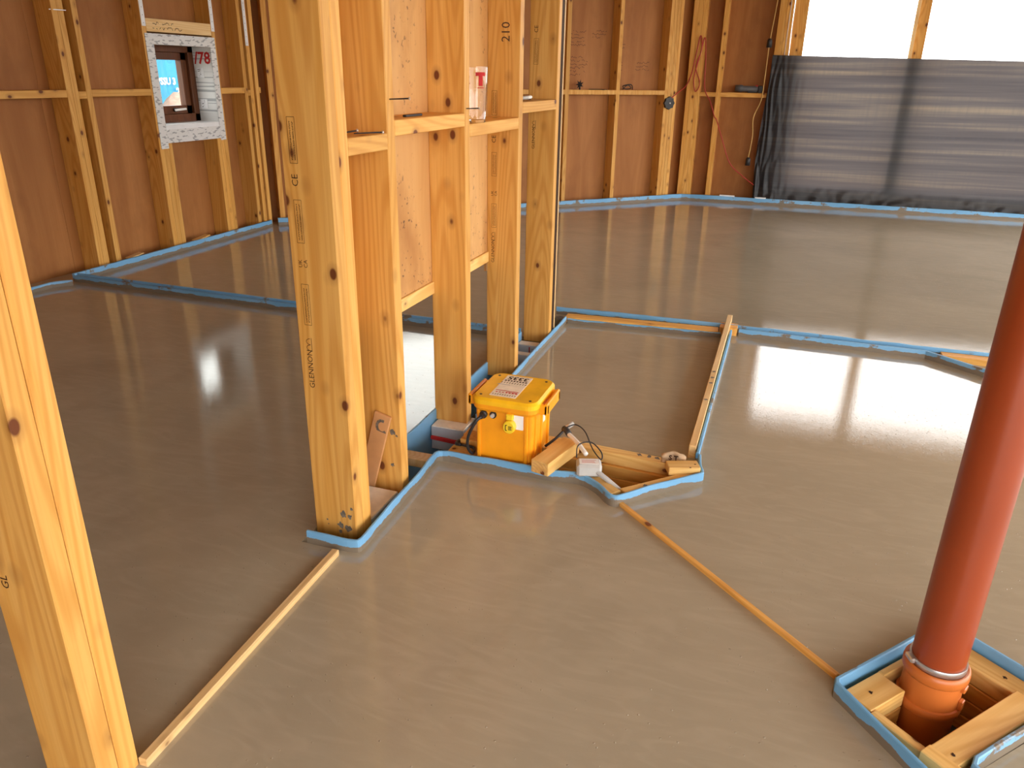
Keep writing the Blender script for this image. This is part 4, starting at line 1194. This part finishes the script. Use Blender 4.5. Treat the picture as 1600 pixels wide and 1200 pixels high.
# tiny bubbles added over the wet screed to give it glints
rb = random.Random(3)
bv_, bf_ = [], []
while len(bf_) < 4 * 3600:
    x, y = rb.uniform(-0.95, 2.4), rb.uniform(0.9, 6.5)
    if x < -0.1 and rb.random() < 0.75: continue
    if noise.noise(Vector((x * 2.1, y * 2.1, 4.0))) + 0.35 < rb.random() * 0.9: continue
    if y < 2.62 and x < -0.10 + 0.0 and y > 2.12: continue
    if 0.22 < x < 0.82 and 1.1 < y < 1.9: continue
    if 3.9 < y < 4.28 or (-0.22 < x < -0.13 and y > 2.3): continue
    if x < 1.0 and x < -1.0: continue
    q = rb.uniform(0.0007, 0.0016) * (1.0 + 0.10 * y)
    k = len(bv_)
    bv_ += [(x - q, y - q, -0.0002), (x + q, y - q, -0.0002), (x + q, y + q, -0.0002), (x - q, y + q, -0.0002), (x, y, q * 0.9)]
    bf_ += [(k, k + 1, k + 4), (k + 1, k + 2, k + 4), (k + 2, k + 3, k + 4), (k + 3, k, k + 4)]
tag(put('glint_bubbles', mesh_from(bv_, bf_, 'bubbles', True), SCREED), 'tiny bubbles added over the wet screed for sparkling glints', 'bubbles', kind='stuff')

# ================================================================== OUTSIDE THE SMALL WINDOW
cn = empty('shipping_container', (-10.2, 9.5, -0.3), 'bright blue shipping container with white lettering seen through the small window', 'container')
bm = bmesh.new()
CY0, CY1, CZ0, CZ1 = 6.5, 12.6, -0.2, 2.25
vs, n = [], 0
yy, prof = CY0, []
while yy < CY1:
    prof += [(yy, 0.0), (yy + 0.30, 0.0), (yy + 0.34, -0.03), (yy + 0.60, -0.03)]
    yy += 0.64
rows = [[bm.verts.new((-9.02 + d, y, z)) for y, d in prof] for z in (CZ0, CZ1 - 0.12)]
for i in range(len(prof) - 1):
    bm.faces.new((rows[0][i], rows[0][i + 1], rows[1][i + 1], rows[1][i]))
put('side_wall', bm_mesh(bm), CONTAINER, cn)
block('body', (-11.4, CY0, CZ0), (-9.06, CY1, CZ1 - 0.1), CONTAINER, cn, 0)
block('top_rail', (-9.10, CY0, CZ1 - 0.12), (-8.98, CY1, CZ1), CONTAINER, cn, 0.01)
block('bottom_rail', (-9.10, CY0, CZ0 - 0.1), (-8.98, CY1, CZ0 + 0.06), CONTAINER, cn, 0.01)
for y in (CY0, CY1):
    block('corner_post', (-9.12, y - 0.06, CZ0), (-8.97, y + 0.06, CZ1), CONTAINER, cn, 0.01)
CF = lambda y, z: frame_mat((-9.012, y, z), (0, 1, 0), (0, 0, 1))
put('white_lettering', text_mesh('PSSU 3', 0.135, 0.005, 'LEFT'), PAINTW, cn, CF(9.80, 1.135))
put('white_lettering', text_mesh('2', 0.15, 0.005, 'LEFT'), PAINTW, cn, CF(10.18, 0.985))
ev, ef = [], []
for i in range(25):
    for j in range(13):
        x, y = -8.6 + 1.6 * j / 12, 7.0 + 4.2 * i / 24
        h = 1.28 * max(0, math.sin(math.pi * j / 12)) ** 0.8 * max(0.0, math.sin(math.pi * i / 24)) ** 0.9
        ev.append((x, y, -0.32 + h * (1 + 0.3 * noise.noise(Vector((x * 2.2, y * 2.2, 0))))))
for i in range(24):
    for j in range(12):
        a = i * 13 + j
        ef.append((a, a + 1, a + 14, a + 13))
tag(put('earth_mound', mesh_from(ev, ef, 'mound', True), EARTH), 'brown mound of earth in front of the blue container', 'mound')
